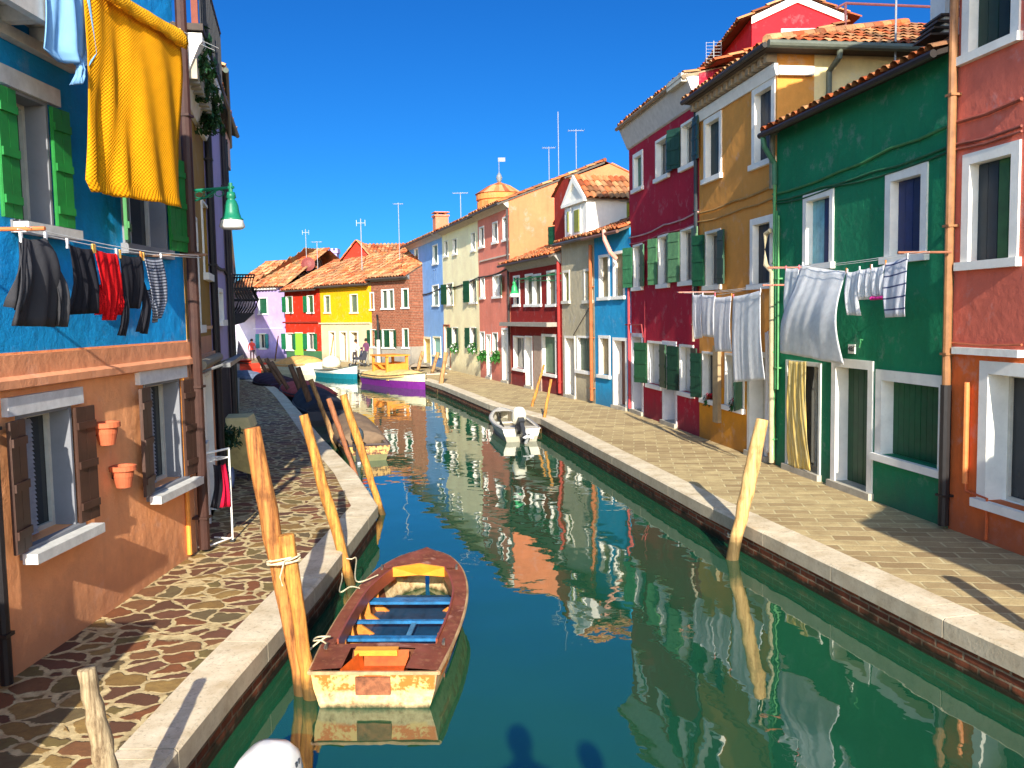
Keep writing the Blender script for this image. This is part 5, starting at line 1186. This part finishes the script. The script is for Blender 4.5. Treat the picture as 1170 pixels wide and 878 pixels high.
cover(d2, L, pr, zs, .1, .9, .3, (52, 30, 42), 'dark purple tarpaulin over the fourth boat of the left quay', seed=9)
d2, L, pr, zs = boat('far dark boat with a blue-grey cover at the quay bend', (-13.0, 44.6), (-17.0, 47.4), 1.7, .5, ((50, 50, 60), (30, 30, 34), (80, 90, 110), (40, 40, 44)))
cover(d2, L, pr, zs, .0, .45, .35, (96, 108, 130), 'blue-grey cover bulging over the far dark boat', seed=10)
boat('bright red boat at the far left end of the canal', G(300, 425, WATER_Z), G(270, 423, WATER_Z), 1.9, .6, ((200, 60, 40), (190, 50, 34), (196, 80, 50), (60, 40, 40)))
wb, L, pr, zs = boat('long white boat with ochre covers before the red house', G(324, 426, WATER_Z), G(369, 429, WATER_Z), 2.0, .62, ((226, 220, 200), (214, 206, 180), (210, 180, 130), (180, 160, 130)))
cover(wb, L, pr, zs, .1, .8, .5, (220, 160, 90), 'ochre cover heaped on the stern of the long white boat', seed=11)
tl, L, pr, zs = boat('teal and white open boat with upswept bow before the yellow house', G(370, 430, WATER_Z), G(409, 433.5, WATER_Z), 1.5, .45, ((226, 226, 214), (20, 110, 126), (150, 160, 150), (60, 80, 80)), bowz=.78, chine=.6)
q = MB(); q.lathe([(0, 0), (.55, .05), (.6, .3), (.45, .6), (.15, .75), (0, .76)], 14); o = q.build('cargo_bag', paint((224, 214, 186), .8), smooth=True); p = G(379, 429, WATER_Z); o.location = (p.x, p.y, WATER_Z+.45); tag(o, 'cream bundle lying in the stern of the teal boat', 'bundle')
pb, L, pr, zs = boat('purple and cream motor boat with an orange cabin frame', G(425, 437.5, WATER_Z), G(487, 445.5, WATER_Z), 1.7, .55, ((226, 214, 176), (116, 36, 128), (220, 176, 110), (60, 66, 50)), bowz=.8, chine=.62)
cover(pb, L, pr, zs, .05, .8, .25, (220, 176, 110), 'sandy yellow cover over the deck of the purple boat', seed=13)
OR = paint((222, 140, 50), .6, .2); q = MB()
yc0, yc1, wz = L*.24, L*.50, .55
for x in (-wz, wz):
    for y in (yc0, yc1): q.box(x-.06, x+.06, y-.06, y+.06, zs(.3)+.1, zs(.3)+.98)
    q.box(x-.05, x+.05, yc0+.06, yc1-.06, zs(.3)+.55, zs(.3)+.65)
for y in (yc0, yc1): q.box(-wz+.06, wz-.06, y-.05, y+.05, zs(.3)+.25, zs(.3)+.6)
q.box(-wz-.12, wz+.12, yc0-.15, yc1+.15, zs(.3)+.98, zs(.3)+1.05); q.build('cabin', OR, pb)
pp_, L, pr, zs = boat('pale boat half hidden beyond the bow of the purple one', G(496, 438, WATER_Z), G(475, 428, WATER_Z), 1.6, .5, ((200, 180, 160), (90, 60, 56), (190, 170, 140), (60, 50, 50)))

# white outboard at the bottom edge, on a boat just below the frame
mb_, L, pr, zs = boat('white motor boat just below the bottom edge of the view', (-1.75, 5.5), (-1.7, 1.6), 1.1, .38, ((220, 216, 206), (180, 176, 160), (214, 208, 196), (90, 90, 90)))
p = at_y(301, 872, 5.72); om = outboard('large white outboard cowl poking up at the bottom edge of the canal', (p.x-.02, 5.72, p.z-.34), R(170), 1.35, (226, 226, 222))
q = MB()
for k in range(6):
    w_ = R(150+k*9); cx, sy = math.cos(w_), math.sin(w_); x_, y_ = .144*math.copysign(abs(cx)**.6, cx), .205*math.copysign(abs(sy)**.6, sy)-.05
    q.M = Matrix.Translation((x_, y_, .2)) @ Matrix.Rotation(w_, 4, 'Z'); q.box(-.004, .004, -.009, .009, -.012, .012)
q.build('lettering', paint((60, 64, 70), .5), om)

# ------------------------------------------------------------------ laundry
def cloth(name, label, cat, group, pl, pieces, mat, amp=.03, freq=3, off=0, seed=0, pins=True, belly=.03):
    """pieces: list of (left px list, right px list); rows matched by index"""
    mb = MB(); uvs = []; org = pl.hit(*pieces[0][0][0], off); nrm = Vector((-pl.n.x, -pl.n.y, 0)); rnd = random.Random(seed)
    for (Lp, Rp) in pieces:
        l3 = [pl.hit(*p, off) for p in Lp]; r3 = [pl.hit(*p, off) for p in Rp]; NU = 34; rows = []
        for i in range(len(l3)-1):
            ns = max(3, int((l3[i]-l3[i+1]).length/.06))
            for k in range(ns): rows.append((l3[i].lerp(l3[i+1], k/ns), r3[i].lerp(r3[i+1], k/ns)))
        rows.append((l3[-1], r3[-1])); ph = rnd.uniform(0, 6); ph2 = rnd.uniform(0, 6); sk = rnd.uniform(-.5, .5); base = len(mb.v); nv = len(rows)
        z0 = rows[0][0].z; zl = rows[-1][0].z
        for j, (a, b) in enumerate(rows):
            t = (z0-a.z)/max(z0-zl, .01); wd = (b-a).length
            for k in range(NU+1):
                s_ = k/NU; d = amp*(.25+.75*t)*(math.sin(2*math.pi*freq*.62*(s_+sk*t*(s_-.5))+ph+.5*math.sin(3*t+ph2))*.6+.35*math.sin(2*math.pi*freq*(1.37*s_+sk*t)+ph2)+.3*math.sin(2*math.pi*freq*2.6*s_+ph*2+t*3)*max(0, math.sin(3.1*s_+ph)))+belly*math.sin(math.pi*t)
                sag = -.015*math.sin(math.pi*s_)*(1-t); p = a.lerp(b, s_)+nrm*d+Vector((0, 0, sag)); mb.v.append(tuple(p-org)); uvs.append((s_*wd, z0-a.z))
        for j in range(nv-1):
            for k in range(NU): i0 = base+j*(NU+1)+k; mb.f.append((i0, i0+1, i0+NU+2, i0+NU+1))
    o = mb.build(name, mat, smooth=True, fix=False); o.location = org
    uv = o.data.uv_layers.new(name='UV')
    for lp in o.data.loops: uv.data[lp.index].uv = uvs[lp.vertex_index]
    md = o.modifiers.new('thick', 'SOLIDIFY'); md.thickness = .006
    tag(o, label, cat, group)
    if pins:
        for (px, py) in (pieces[0][0][0], pieces[0][1][0]):
            p = pl.hit(px, py, off)-org; q = MB(); q.box(p.x-.008, p.x+.008, p.y-.012, p.y+.012, p.z-.035, p.z+.045); q.build('clothespin', paint(rnd.choice([(222, 170, 80), (226, 226, 226), (220, 130, 40), (220, 90, 110)]), .5), o)
    return o
def line_thing(label, pl, a, b, arms, col=(220, 220, 216), off2=.05, rad=.004):
    o = thing('clothesline', label, 'clothesline'); A, B = pl.hit(*a), pl.hit(*b); n = Vector((-pl.n.x, -pl.n.y, 0))
    q = MB()
    for k, dz in ((0, 0), (off2, .02)): q.tube([A+n*k+Vector((0, 0, dz))+(B-A)*i/10-Vector((0, 0, .05*math.sin(math.pi*i/10))) for i in range(11)], rad, 5)
    q.build('line', paint(col, .6), o)
    for (p, ln, c) in arms:
        P_ = pl.hit(*p); q = MB(); q.tube([P_+n*.14+Vector((0, 0, .015)), P_-n*ln+Vector((0, 0, .015))], .016, 8); q.build('arm', paint(c, .6), o)
    return o
GL = 'clothes drying on the left blue house line'; GR = 'white washing on the green house line'; GO = 'white washing on the ochre house line'
LL = Plane((-3.58, 6.4), (-3.58, 10.1))
line_thing('thin white clothesline strung along the blue wall at the left', LL, (20, 262), (229, 294.5), [((30, 264), .68, (196, 110, 60)), ((222, 293), .55, (120, 90, 70))])
BK = cloth_mat((34, 34, 40), trans=.02); GY = cloth_mat((78, 78, 82), trans=.02)
cloth('jacket', 'dark grey puffy hooded jacket hanging at the left end of the line', 'jacket', GL, LL, [([(24, 272), (14, 300), (8, 352), (9, 372)], [(52, 272), (56, 290), (60, 330), (60, 374)]), ([(22, 276), (12, 310), (8, 350)], [(32, 276), (28, 312), (25, 362)]), ([(48, 290), (54, 320), (60, 372)], [(58, 292), (66, 325), (70, 374)])], cloth_mat((58, 58, 62), trans=.02), .05, 2.2, 0, 3, belly=.06)
cloth('skirt', 'black flared skirt on the line beside the grey jacket', 'skirt', GL, LL, [([(77, 279), (78, 300), (80, 325), (76, 360)], [(106, 285), (107, 305), (110, 330), (113, 358)])], BK, .04, 4, 0, 4)
cloth('top', 'bright red sleeveless top in the middle of the left line', 'top', GL, LL, [([(108, 285), (109, 310), (112, 335), (118, 366)], [(133, 290), (134, 312), (136, 335), (130, 366)]), ([(109, 325), (108, 345), (110, 360)], [(114, 325), (116, 345), (120, 358)]), ([(130, 325), (129, 345), (131, 360)], [(135, 325), (137, 345), (137, 360)])], cloth_mat((200, 20, 26), trans=.1), .03, 4, 0, 5)
cloth('sweater', 'black long-sleeved sweater hung upside down between red and striped tops', 'sweater', GL, LL, [([(137, 291), (137, 320), (140, 352)], [(161, 293), (162, 320), (160, 353)]), ([(137, 325), (136, 350), (135, 383)], [(142, 325), (142, 350), (141, 384)]), ([(158, 320), (160, 350), (157, 379)], [(164, 322), (168, 350), (165, 382)])], BK, .03, 3, 0, 6)
cloth('shirt', 'grey striped shirt at the right end of the left line', 'shirt', GL, LL, [([(164, 294), (166, 320), (170, 345), (173, 366)], [(184, 295), (186, 320), (187, 345), (183, 364)]), ([(165, 330), (168, 350), (174, 369)], [(172, 330), (176, 350), (179, 368)])], cloth_mat((150, 154, 166), 'stripes', (50, 56, 70), trans=.1), .02, 3, 0, 7)
YL = Plane((-3.72, 7.6), (-3.40, 9.0))
line_thing('taut washing line above the yellow blanket', YL, (20, -66), (245, 58), [])
cloth('blanket', 'large golden yellow waffle blanket hanging over the canal side of the blue house', 'blanket', None, YL, [([(92, -30), (96, 60), (97, 140), (100, 205), (108, 219)], [(206, 38), (207, 90), (206, 160), (207, 225), (209, 238)])], cloth_mat((244, 170, 14), 'waffle', (176, 106, 6), trans=.2), .07, 2.6, 0, 8)
cloth('blanket_fold', 'turned-over top edge of the golden yellow blanket', 'blanket', None, YL, [([(108, -26), (106, -10)], [(209, 36), (213, 57)])], cloth_mat((244, 180, 30), 'waffle', (190, 120, 10), trans=.2), .03, 5, .07, 9)
cloth('shirt', 'pale blue shirt hanging beside the yellow blanket', 'shirt', None, YL, [([(46, -54), (48, 0), (49, 55), (68, 70)], [(104, -22), (99, 0), (107, 62), (98, 76)]), ([(84, 60), (86, 96)], [(90, 62), (91, 97)])], cloth_mat((130, 180, 226), trans=.2), .08, 2.5, 0, 10, pins=False)
# green house line
RG = Plane(PN.pt(uG-.5, .75), PN.pt(uP, .75)); WS = cloth_mat((250, 250, 252), trans=.45)
line_thing('clothesline on wooden arms across the green house', RG, (880, 307.5), (1062, 288), [((886, 307), .62, (196, 110, 76)), ((1037, 290), .62, (150, 96, 70))])
cloth('towel', 'small white towel at the left end of the green house line', 'towel', GR, RG, [([(898, 307), (898, 345), (899, 374)], [(913, 306), (914, 345), (913, 372)])], WS, .02, 2, 0, 11)
cloth('bed_sheet', 'large draped white bed sheet hung over the doorways of the green house', 'sheet', GR, RG, [([(917, 303), (914, 330), (900, 370), (892, 403)], [(967, 310), (966, 340), (965, 380), (964, 417)])], WS, .03, 2.4, -.03, 14, belly=.14)
cloth('trousers', 'white trousers hanging right of the big sheet', 'trousers', GR, RG, [([(968, 311), (967, 335), (969, 360)], [(982, 309), (982, 335), (983, 361)])], WS, .02, 2, 0, 13)
cloth('shorts', 'plain white shorts right of the white trousers', 'shorts', GR, RG, [([(982, 308), (982, 343)], [(995, 306), (996, 342)])], WS, .02, 2.5, 0, 14)
cloth('shorts', 'white shorts with a pink hem beside the striped towel', 'shorts', GR, RG, [([(996, 306), (996, 341)], [(1011, 303), (1011, 339)])], WS, .02, 2.5, 0, 15)
cloth('pink_hem', 'pink hem band at the foot of the white shorts', 'shorts', GR, RG, [([(996, 339), (996, 343)], [(1011, 337), (1010, 342)])], cloth_mat((214, 60, 150)), .015, 2.5, .02, 16, pins=False)
cloth('towel', 'white towel with thin dark stripes at the right end of the green house line', 'towel', GR, RG, [([(1012, 301), (1012, 335), (1012, 363)], [(1037, 293), (1037, 330), (1035, 362)])], cloth_mat((226, 228, 236), 'bars', (70, 80, 120), trans=.25), .02, 2, 0, 17)
RO = Plane(PN.pt(uO-2, .8), PN.pt(uG, .8))
line_thing('clothesline on thin arms across the ochre house', RO, (776, 335), (884, 326), [((782, 335), .7, (190, 130, 110)), ((880, 327), .7, (200, 120, 100))])
cloth('towel', 'narrow white towel at the left end of the ochre house line', 'towel', GO, RO, [([(792, 337), (793, 360), (794, 388)], [(803, 336), (803, 360), (803, 386)])], WS, .016, 2.2, 0, 18)
cloth('towel', 'short white towel second from the left on the ochre line', 'towel', GO, RO, [([(803, 337), (803, 360), (802, 384)], [(817, 337), (817, 360), (816, 386)])], WS, .016, 2, .02, 19)
cloth('towel', 'middle white towel on the ochre line beside the big sheet', 'towel', GO, RO, [([(817, 340), (817, 370), (817, 402)], [(836, 338), (836, 370), (836, 402)])], WS, .012, 2.4, 0, 20)
cloth('bed_sheet', 'long white sheet at the right end of the ochre house line', 'sheet', GO, RO, [([(838, 339), (838, 385), (839, 437)], [(869, 332), (871, 385), (875, 434)])], WS, .014, 3, 0, 21)
# door curtains
CP = Plane(PN.pt(uG, .06), PN.pt(uP, .06))
cloth('door_curtain', 'yellow and cream striped curtain in the left doorway of the green house', 'curtain', None, CP, [([(901.5, 412), (901, 475), (900, 533)], [(921, 413), (922, 475), (927, 538)])], cloth_mat((230, 208, 142), 'vstripes', (234, 202, 116), trans=.2), .03, 5, 0, 22, pins=False)
cloth('door_curtain', 'white curtain tied in the doorway of the ochre house', 'curtain', None, CP, [([(874, 380), (877, 440), (874, 515)], [(878, 378), (883, 440), (884, 521)])], WS, .03, 3, .02, 23, pins=False)

# ------------------------------------------------------------------ street lamp, drying rack, covered table
def bracket_lamp(label, P_, wall, col, sc_, grp=None):
    o = thing('street_lamp', label, 'street lamp', P_, 0, grp); W_ = Vector(wall)-Vector(P_)
    q = MB(); top = Vector((0, 0, .62*sc_)); q.tube([top+W_, top*1.0, top+Vector((.05, -.02, 0))*sc_], .018*sc_+.004, 8)
    m = W_*.45; q.tube([top+W_+Vector((0, 0, -.22*sc_)), top+m+Vector((0, 0, -.12*sc_)), top+W_*.2], .012*sc_+.003, 6)
    for k in range(3): c_ = top+W_*(.2+.18*k); q.tube([c_+Vector((W_.x*.08*math.cos(a_*.8), W_.y*.08*math.cos(a_*.8), -.07*sc_+.05*sc_*math.sin(a_*.8))) for a_ in range(9)], .008*sc_, 5)
    q.tube([top+Vector((0, 0, .07))*sc_, top-Vector((0, 0, .1))*sc_], .03*sc_, 8); q.build('bracket', paint(col, .45), o)
    q = MB(); q.lathe([(.0, .56), (.06, .55), (.075, .47), (.05, .45), (.075, .42), (.10, .36), (.115, .25), (.14, .17), (.17, .15), (.165, .13)], 20); 
    for v_ in range(len(q.v)): q.v[v_] = tuple(Vector(q.v[v_])*sc_)
    q.build('shade', paint(col, .4, .2), o, smooth=True)
    gm = D.materials.get('lamp_glass') or None
    if gm is None: t = NT('lamp_glass'); gm = t.done((.62, .62, .6), .25, None, .6)
    q = MB(); q.lathe([(.16, .15), (.19, .03), (.15, 0), (0, -.01)], 20)
    for v_ in range(len(q.v)): q.v[v_] = tuple(Vector(q.v[v_])*sc_)
    q.build('glass', gm, o, smooth=True); return o
P_ = at_y(265.5, 262, 11.0); bracket_lamp('green bell-shaped street lamp on a wall bracket at the left houses', P_, (-4.25, 11.3, P_.z), (24, 112, 84), .82)
P_ = at_y(588, 340, 37.2); bracket_lamp('small green street lamp on a long arm before the dark red house', P_, tuple(PF.pt(U(PF, 641), 0, P_.z)), (50, 150, 90), 1.2)
rack = thing('drying_rack', 'white metal drying rack standing on the left pavement', 'drying rack', (0, 0, 0))
ra = G(237, 630); rb = G(266, 619); WM = paint((232, 230, 222), .4, .1); H_ = 1.28
q = MB(); d_ = (rb-ra); back = Vector((-.28, .1, 0))
for p in (ra, rb): q.tube([p, p+Vector((0, 0, H_))], .013, 8); q.tube([p+back*.0+Vector((0, 0, .04)), p+back+Vector((0, 0, .04))], .012, 6)
q.tube([ra+Vector((0, 0, H_)), rb+Vector((0, 0, H_))], .014, 8); q.tube([ra+Vector((0, 0, .06)), rb+Vector((0, 0, .06))], .012, 8)
for k in range(5): o_ = back*(k/4.0)*1.0; q.tube([ra+o_+Vector((0, 0, H_-.12)), rb+o_+Vector((0, 0, H_-.12))], .006, 6)
q.tube([ra+Vector((0, 0, H_-.12)), ra+back+Vector((0, 0, H_-.12))], .01, 6); q.tube([rb+Vector((0, 0, H_-.12)), rb+back+Vector((0, 0, H_-.12))], .01, 6); q.build('frame', WM, rack)
q = MB(); [q.box(p.x-.03, p.x+.03, p.y-.03, p.y+.03, 0, .03) for p in (ra, rb)]; q.build('foot', IRON(), rack)
RK = Plane((ra.x, ra.y), (rb.x, rb.y))
cloth('trousers', 'black trousers hanging on the drying rack', 'trousers', 'clothes on the drying rack', RK, [([(243, 531), (242, 560), (240, 580)], [(253, 530), (252, 560), (251, 582)])], BK, .03, 2, -.06, 31, pins=False)
cloth('cloth', 'crimson cloth hanging on the drying rack', 'cloth', 'clothes on the drying rack', RK, [([(251.5, 531), (252, 560), (251, 580)], [(257, 530), (259, 556), (263, 579)])], cloth_mat((206, 24, 60), trans=.1), .03, 2, .0, 32, pins=False)
cloth('cloth', 'navy cloth hanging on the drying rack', 'cloth', 'clothes on the drying rack', RK, [([(259, 532), (261, 557)], [(266, 534), (268, 558)])], cloth_mat((36, 46, 72), trans=.02), .03, 2, -.03, 33, pins=False)
# covered stall table
tc = G(272, 550); tb2_ = thing('covered_cart', 'beige canvas covered cart standing beyond the drying rack', 'cart', (tc.x-.05, tc.y+.3, 0), R(8))
CV = paint((186, 164, 104), .9, .25, .6)
q = MB(); q.prism([(-.3, -.35, .35), (.26, -.35, .0+.12), (.32, -.35, .3), (.27, -.35, .98), (-.33, -.35, .98)], (0, .7, 0)); q.build('canvas_cover', CV, tb2_)
q = MB(); q.prism([(-.36, -.38, .99), (.30, -.38, .99), (.24, -.38, 1.2), (-.30, -.38, 1.2)], (0, .76, 0)); q.build('lid', paint((206, 190, 140), .9, .2), tb2_)
q = MB(); [q.box(x-.02, x+.02, y-.02, y+.02, 0, .4) for x in (-.25, .2) for y in (-.28, .28)]; q.build('leg', IRON(), tb2_)
# foliage helper
def leafy(name, label, cat, c, size, n, col, group=None, ls=.05, drop=0):
    rnd = random.Random(n); q = MB()
    for _ in range(n):
        p = Vector([max(-.8, min(.8, rnd.gauss(0, .42)))*size[j] for j in range(3)]); a = Matrix.Rotation(rnd.uniform(0, 6.3), 3, 'Z') @ Matrix.Rotation(rnd.uniform(-1.2, 1.2), 3, 'X'); l = ls*rnd.uniform(.6, 1.4)
        q.add([tuple(p+a @ Vector(v)) for v in ((-l*.4, 0, 0), (0, -l, 0), (l*.4, 0, .01), (0, l, .02))], [(0, 1, 2, 3)])
    o = q.build(name, paint(col, .6, .5, .2, 9), fix=False); o.location = c; return tag(o, label, cat, group)
leafy('potted_plant', 'dark leafy bush between the drying rack and the canvas cart', 'plant', G(246, 575)+Vector((0, .6, 1.0)), (.28, .28, .22), 700, (26, 66, 36))
for i, (u_, w_) in enumerate(((.4, .5), (1.3, .6), (2.4, .6))):
    p = P2.hit(*((222, 62), (229, 88), (238, 128))[i], .2); leafy('hanging_plant', ('nearest', 'middle', 'farthest')[i]+' trailing plant on the roof terrace rail of the olive house', 'plant', p, (.22, .22, .4), 700, (30, 70, 34), 'plants on the roof terrace', .06)
fl = [(615, 0)]
for i, (x, y, pl, lb) in enumerate(((519.5, 398, PF, 'white flowers in a box under the arched-door window of the cream house'), (540, 398, PF, 'white flowers on the right ground window sill of the cream house'), (551, 407, PF, 'green trailing plant below the left window of the salmon pink house'), (566, 408, PF, 'green trailing plant below the window between the pink house doors'))):
    p = pl.hit(x, y, .2); o = leafy('flower_box', lb, 'plant', p, (.3, .15, .3), 260, (60, 120, 50), 'plants on far window sills', .1)
    if i < 2: 
        fo = leafy('blossom', None, None, (0, 0, .05), (.28, .16, .25), 90, (236, 236, 230), None, .08); fo.parent = o
for i, (x, y) in enumerate(((811, 458), (841, 464))):
    p = PN.hit(x, y, .0); o = leafy('flower_pot', ('left' if i == 0 else 'right')+' pot of red geraniums on the ochre house window sill', 'flower pot', p, (.16, .1, .14), 260, (40, 90, 40), 'geraniums on the ochre house sills', .05); fo = leafy('blossom', None, None, (0, -.03, .08), (.14, .1, .1), 70, (196, 16, 24), None, .05); fo.parent = o
# far street lamp post
p = G(433, 416.5, 0); sl_ = thing('street_lamp', 'black and white lamp post before the red brick house', 'street lamp', p); MB().tube([(0, 0, 0), (0, 0, 1.6)], .12, 10).build('base', paint((210, 204, 190), .7), sl_); MB().tube([(0, 0, 1.6), (0, 0, 2.9), (0, -.2, 3.2)], .07, 8).build('post', IRON(), sl_)
# antennas
def antenna(label, x, yt, yb, Y, kind=0, r=.02, w_=.5, ):
    a, b = at_y(x, yt, Y), at_y(x, yb, Y); o = thing('antenna', label, 'antenna', (a.x, Y, b.z), 0, 'television antennas on the roofs'); h_ = a.z-b.z
    r *= .55; MB().tube([(0, 0, -1.2), (0, 0, h_)], r, 6).build('mast', paint((150, 150, 152), .4), o); q = MB()
    if kind == 1:
        q.tube([(-w_, 0, h_*.97), (w_, 0, h_*.97)], r*.6, 5); [q.tube([(-w_+2*w_*k/6, -.25, h_*.97), (-w_+2*w_*k/6, .25, h_*.97)], r*.4, 5) for k in range(7)]
    elif kind == 2:
        for k in range(8): q.tube([(-w_, 0, h_*(.1+k*.12)), (w_, 0, h_*(.1+k*.12))], r*.35, 4)
        for k in (-1, 0, 1): q.tube([(w_*k, 0, h_*.08), (w_*k, 0, h_*.96)], r*.35, 4)
    elif kind == 3:
        q.tube([(-w_, 0, h_*.9), (w_, 0, h_*.9)], r*.6, 5); [q.tube([(s_*w_, 0, h_*.9-w_*.7), (s_*w_, 0, h_*.9+w_*.7)], r*.6, 5) for s_ in (-1, 1)]
    if q.v: q.build('element', paint((176, 176, 180), .4), o)
antenna('tall bare white mast standing on the ochre house roof', 1024, -6, 62, 17, 0, .035)
antenna('flat grid antenna on the crimson house roof', 815.5, 47, 78, 24, 2, .03, .2)
antenna('tall mast with cross bars right of the round tower', 658, 148, 200, 40, 1, .03, .35); antenna('tallest thin mast above the salmon side wall', 637.5, 128, 205, 41, 0, .03); antenna('thin mast left of the tallest one', 627, 168, 210, 41, 1, .03, .3)
antenna('small antenna above the cream house roof', 526, 220, 250, 47, 1, .04, .4); antenna('H-shaped antenna over the yellow house', 412, 250, 300, 62, 3, .06, .3); antenna('H-shaped antenna over the lavender house roof', 349, 262, 300, 70, 3, .05, .25); antenna('thin mast with side arm over the red house', 362, 276, 300, 68, 1, .05, .4); antenna('faint mast near the brick house chimney', 455, 232, 275, 55, 1, .04, .3)
# satellite dish
p = at_y(352, 302, 69); sdh = thing('satellite_dish', 'dark red satellite dish above the lavender house roof', 'satellite dish', p); q = MB(); q.M = Matrix.Rotation(R(80), 4, 'X'); q.lathe([(0, .15), (.3, .1), (.55, 0)], 20); q.build('dish', paint((120, 50, 44), .6), sdh); MB().tube([(0, .1, 0), (0, .2, -1.2)], .04, 6).build('mast', IRON(), sdh)

# ------------------------------------------------------------------ people
def person(label, P_, rz, h, shirt, trousers, hair=(30, 22, 18), arms=((.22, .0, -.0), (-.22, .0, 0)), lean=0, stride=.12, sit=False):
    k = h/1.75; o_me = D.meshes.new('person'); V = []; E = []; Rr = []
    def v(x, y, z, r): V.append((x*k, y*k, z*k)); Rr.append(r*k); return len(V)-1
    pel = v(0, 0, .95, .13); wa = v(0, -lean*.3, 1.12, .12); ch = v(0, -lean*.8, 1.35, .15); nk = v(0, -lean, 1.5, .06); hd = v(0, -lean*1.15, 1.60, .085); tp = v(0, -lean*1.15, 1.70, .08)
    E += [(pel, wa), (wa, ch), (ch, nk), (nk, hd), (hd, tp)]
    for s_, (ax, ay, az) in zip((1, -1), arms):
        sh = v(s_*.18, -lean*.8, 1.40, .055); el = v(s_*.24, -lean*.8-.06+ay*.4, 1.13+az*.4, .043); wr = v(s_*.2, -lean-.12+ay, .9+az, .03); hn = v(s_*.19, -lean-.16+ay*1.1, .82+az, .035); E += [(ch, sh), (sh, el), (el, wr), (wr, hn)]
        hp = v(s_*.09, 0, .88, .09); kn = v(s_*.1, -s_*stride*.5, .5, .06); an = v(s_*.1, s_*stride*.3, .1, .04); ft = v(s_*.11, s_*stride*.3-.12, .04, .04); E += [(pel, hp), (hp, kn), (kn, an), (an, ft)]
    o_me.from_pydata(V, E, []); o = D.objects.new('person', o_me); COL.objects.link(o); o.modifiers.new('skin', 'SKIN'); o.modifiers.new('sub', 'SUBSURF').render_levels = 1
    for i, sv in enumerate(o_me.skin_vertices[0].data): sv.radius = (Rr[i], Rr[i]*.9); sv.use_root = (i == pel)
    t = NT('person_clothes'); sp = t.node('ShaderNodeSeparateXYZ'); t.l.new(t.coord('Object'), sp.inputs[0])
    ss = lambda zz: t.rng(sp.outputs[2], (zz-.01)*k, (zz+.01)*k)
    c = t.mix(ss(.95), lin(trousers), lin(shirt)); c = t.mix(ss(1.49), c, lin((190, 130, 100))); c = t.mix(ss(.08), lin((40, 34, 30)), c)
    o_me.materials.append(t.done(c, .8)); o.location = P_; o.rotation_euler = (0, 0, rz)
    q = MB(); q.lathe([(0, .13), (.07, .115), (.1, .06), (.105, 0), (.095, -.05)], 14, (0, .015, 1.64)); q.v = [tuple(Vector(a)*k) for a in q.v]; hr = q.build('hair', paint(hair, .8), o, smooth=True); hr.location = (0, -lean*1.15*k, 0)
    return tag(o, label, 'person')
person('person in a red top walking past the lavender house', G(288.5, 415), R(200), 1.7, (210, 60, 50), (60, 40, 50))
person('person in a white shirt leaning over a pushchair before the yellow house', G(405.5, 418.5), R(60), 1.68, (226, 214, 200), (70, 60, 60), lean=.12, arms=((.2, -.2, .15), (-.2, -.2, .15)))
person('person in a purple vest and grey shorts standing before the brick house', G(419.5, 419), R(-30), 1.75, (96, 50, 80), (130, 124, 110), lean=.05)
person('child in dark clothes between the two adults before the yellow house', G(413.5, 419), R(80), 1.2, (50, 56, 80), (50, 40, 40))
pc = thing('pushchair', 'dark pushchair held by the person in the white shirt', 'pushchair', G(410, 419.3), R(-60)); q = MB(); q.prism([(-.25, -.3, .45), (-.25, .35, .4), (-.25, .55, .9), (-.25, .3, 1.0), (-.25, .1, .6), (-.25, -.3, .6)], (.5, 0, 0)); q.build('seat', paint((50, 50, 60), .8), pc)
q = MB(); [q.tube([(sx*.25, -.3, .45), (sx*.25, .3, .1), (sx*.25, .6, 1.0)], .02, 6) for sx in (-1, 1)]; q.tube([(-.25, -.3, .45), (-.25, -.45, .1)], .02, 6); q.tube([(.25, -.3, .45), (.25, -.45, .1)], .02, 6); q.build('frame', paint((160, 160, 160), .4), pc)
for x in (-.27, .27):
    for y in (-.45, .3): q = MB(); q.M = Matrix.Translation((x, y, .12)) @ Matrix.Rotation(R(90), 4, 'Y'); q.lathe([(0, -.02), (.12, -.02), (.12, .02), (0, .02)], 14); q.build('wheel', IRON(), pc)

# ------------------------------------------------------------------ the footbridge the view is taken from (behind and below the frame)
br = thing('footbridge', 'small brick footbridge across the canal just below the viewer', 'bridge', (0, 0, 0))
q = MB(); n = 14; pts = [(-2.4+7.4*k/n, .55+.62*math.sin(math.pi*k/n)) for k in range(n+1)]
q.prism([(x, -2.0, z+.18) for x, z in pts]+[(x, -2.0, z-.1) for x, z in pts[::-1]], (0, 2.25, 0)); q.build('deck', paint((150, 140, 120), .8), br)
for y in (-2.0, .1):
    q = MB(); q.prism([(x, y, z+.99) for x, z in pts]+[(x, y, z+.19) for x, z in pts[::-1]], (0, .14, 0)); q.build('parapet', paint((160, 96, 70), .85), br)
person('person in a dark coat standing on the footbridge beside the viewer', Vector((.62, -.55, 1.33)), R(180), 1.72, (50, 50, 60), (40, 40, 50))
person('person in a light jacket standing on the footbridge behind the railing', Vector((1.15, -.6, 1.33)), R(180), 1.6, (170, 160, 140), (50, 50, 70))
# the folded-over edge and the pink hem belong to their garments
for part, kind, near in (('blanket_fold', 'blanket', None), ('pink_hem', 'shorts', 'white shorts with a pink hem beside the striped towel')):
    p_ = D.objects[part]; host = [o for o in D.objects if o.name.split('.')[0] == kind and (near is None or o.get('label') == near)][0]
    p_.location = p_.location-host.location; p_.parent = host
    for k in ('label', 'category', 'group'):
        if k in p_: del p_[k]
    for c_ in list(p_.children): D.objects.remove(c_)
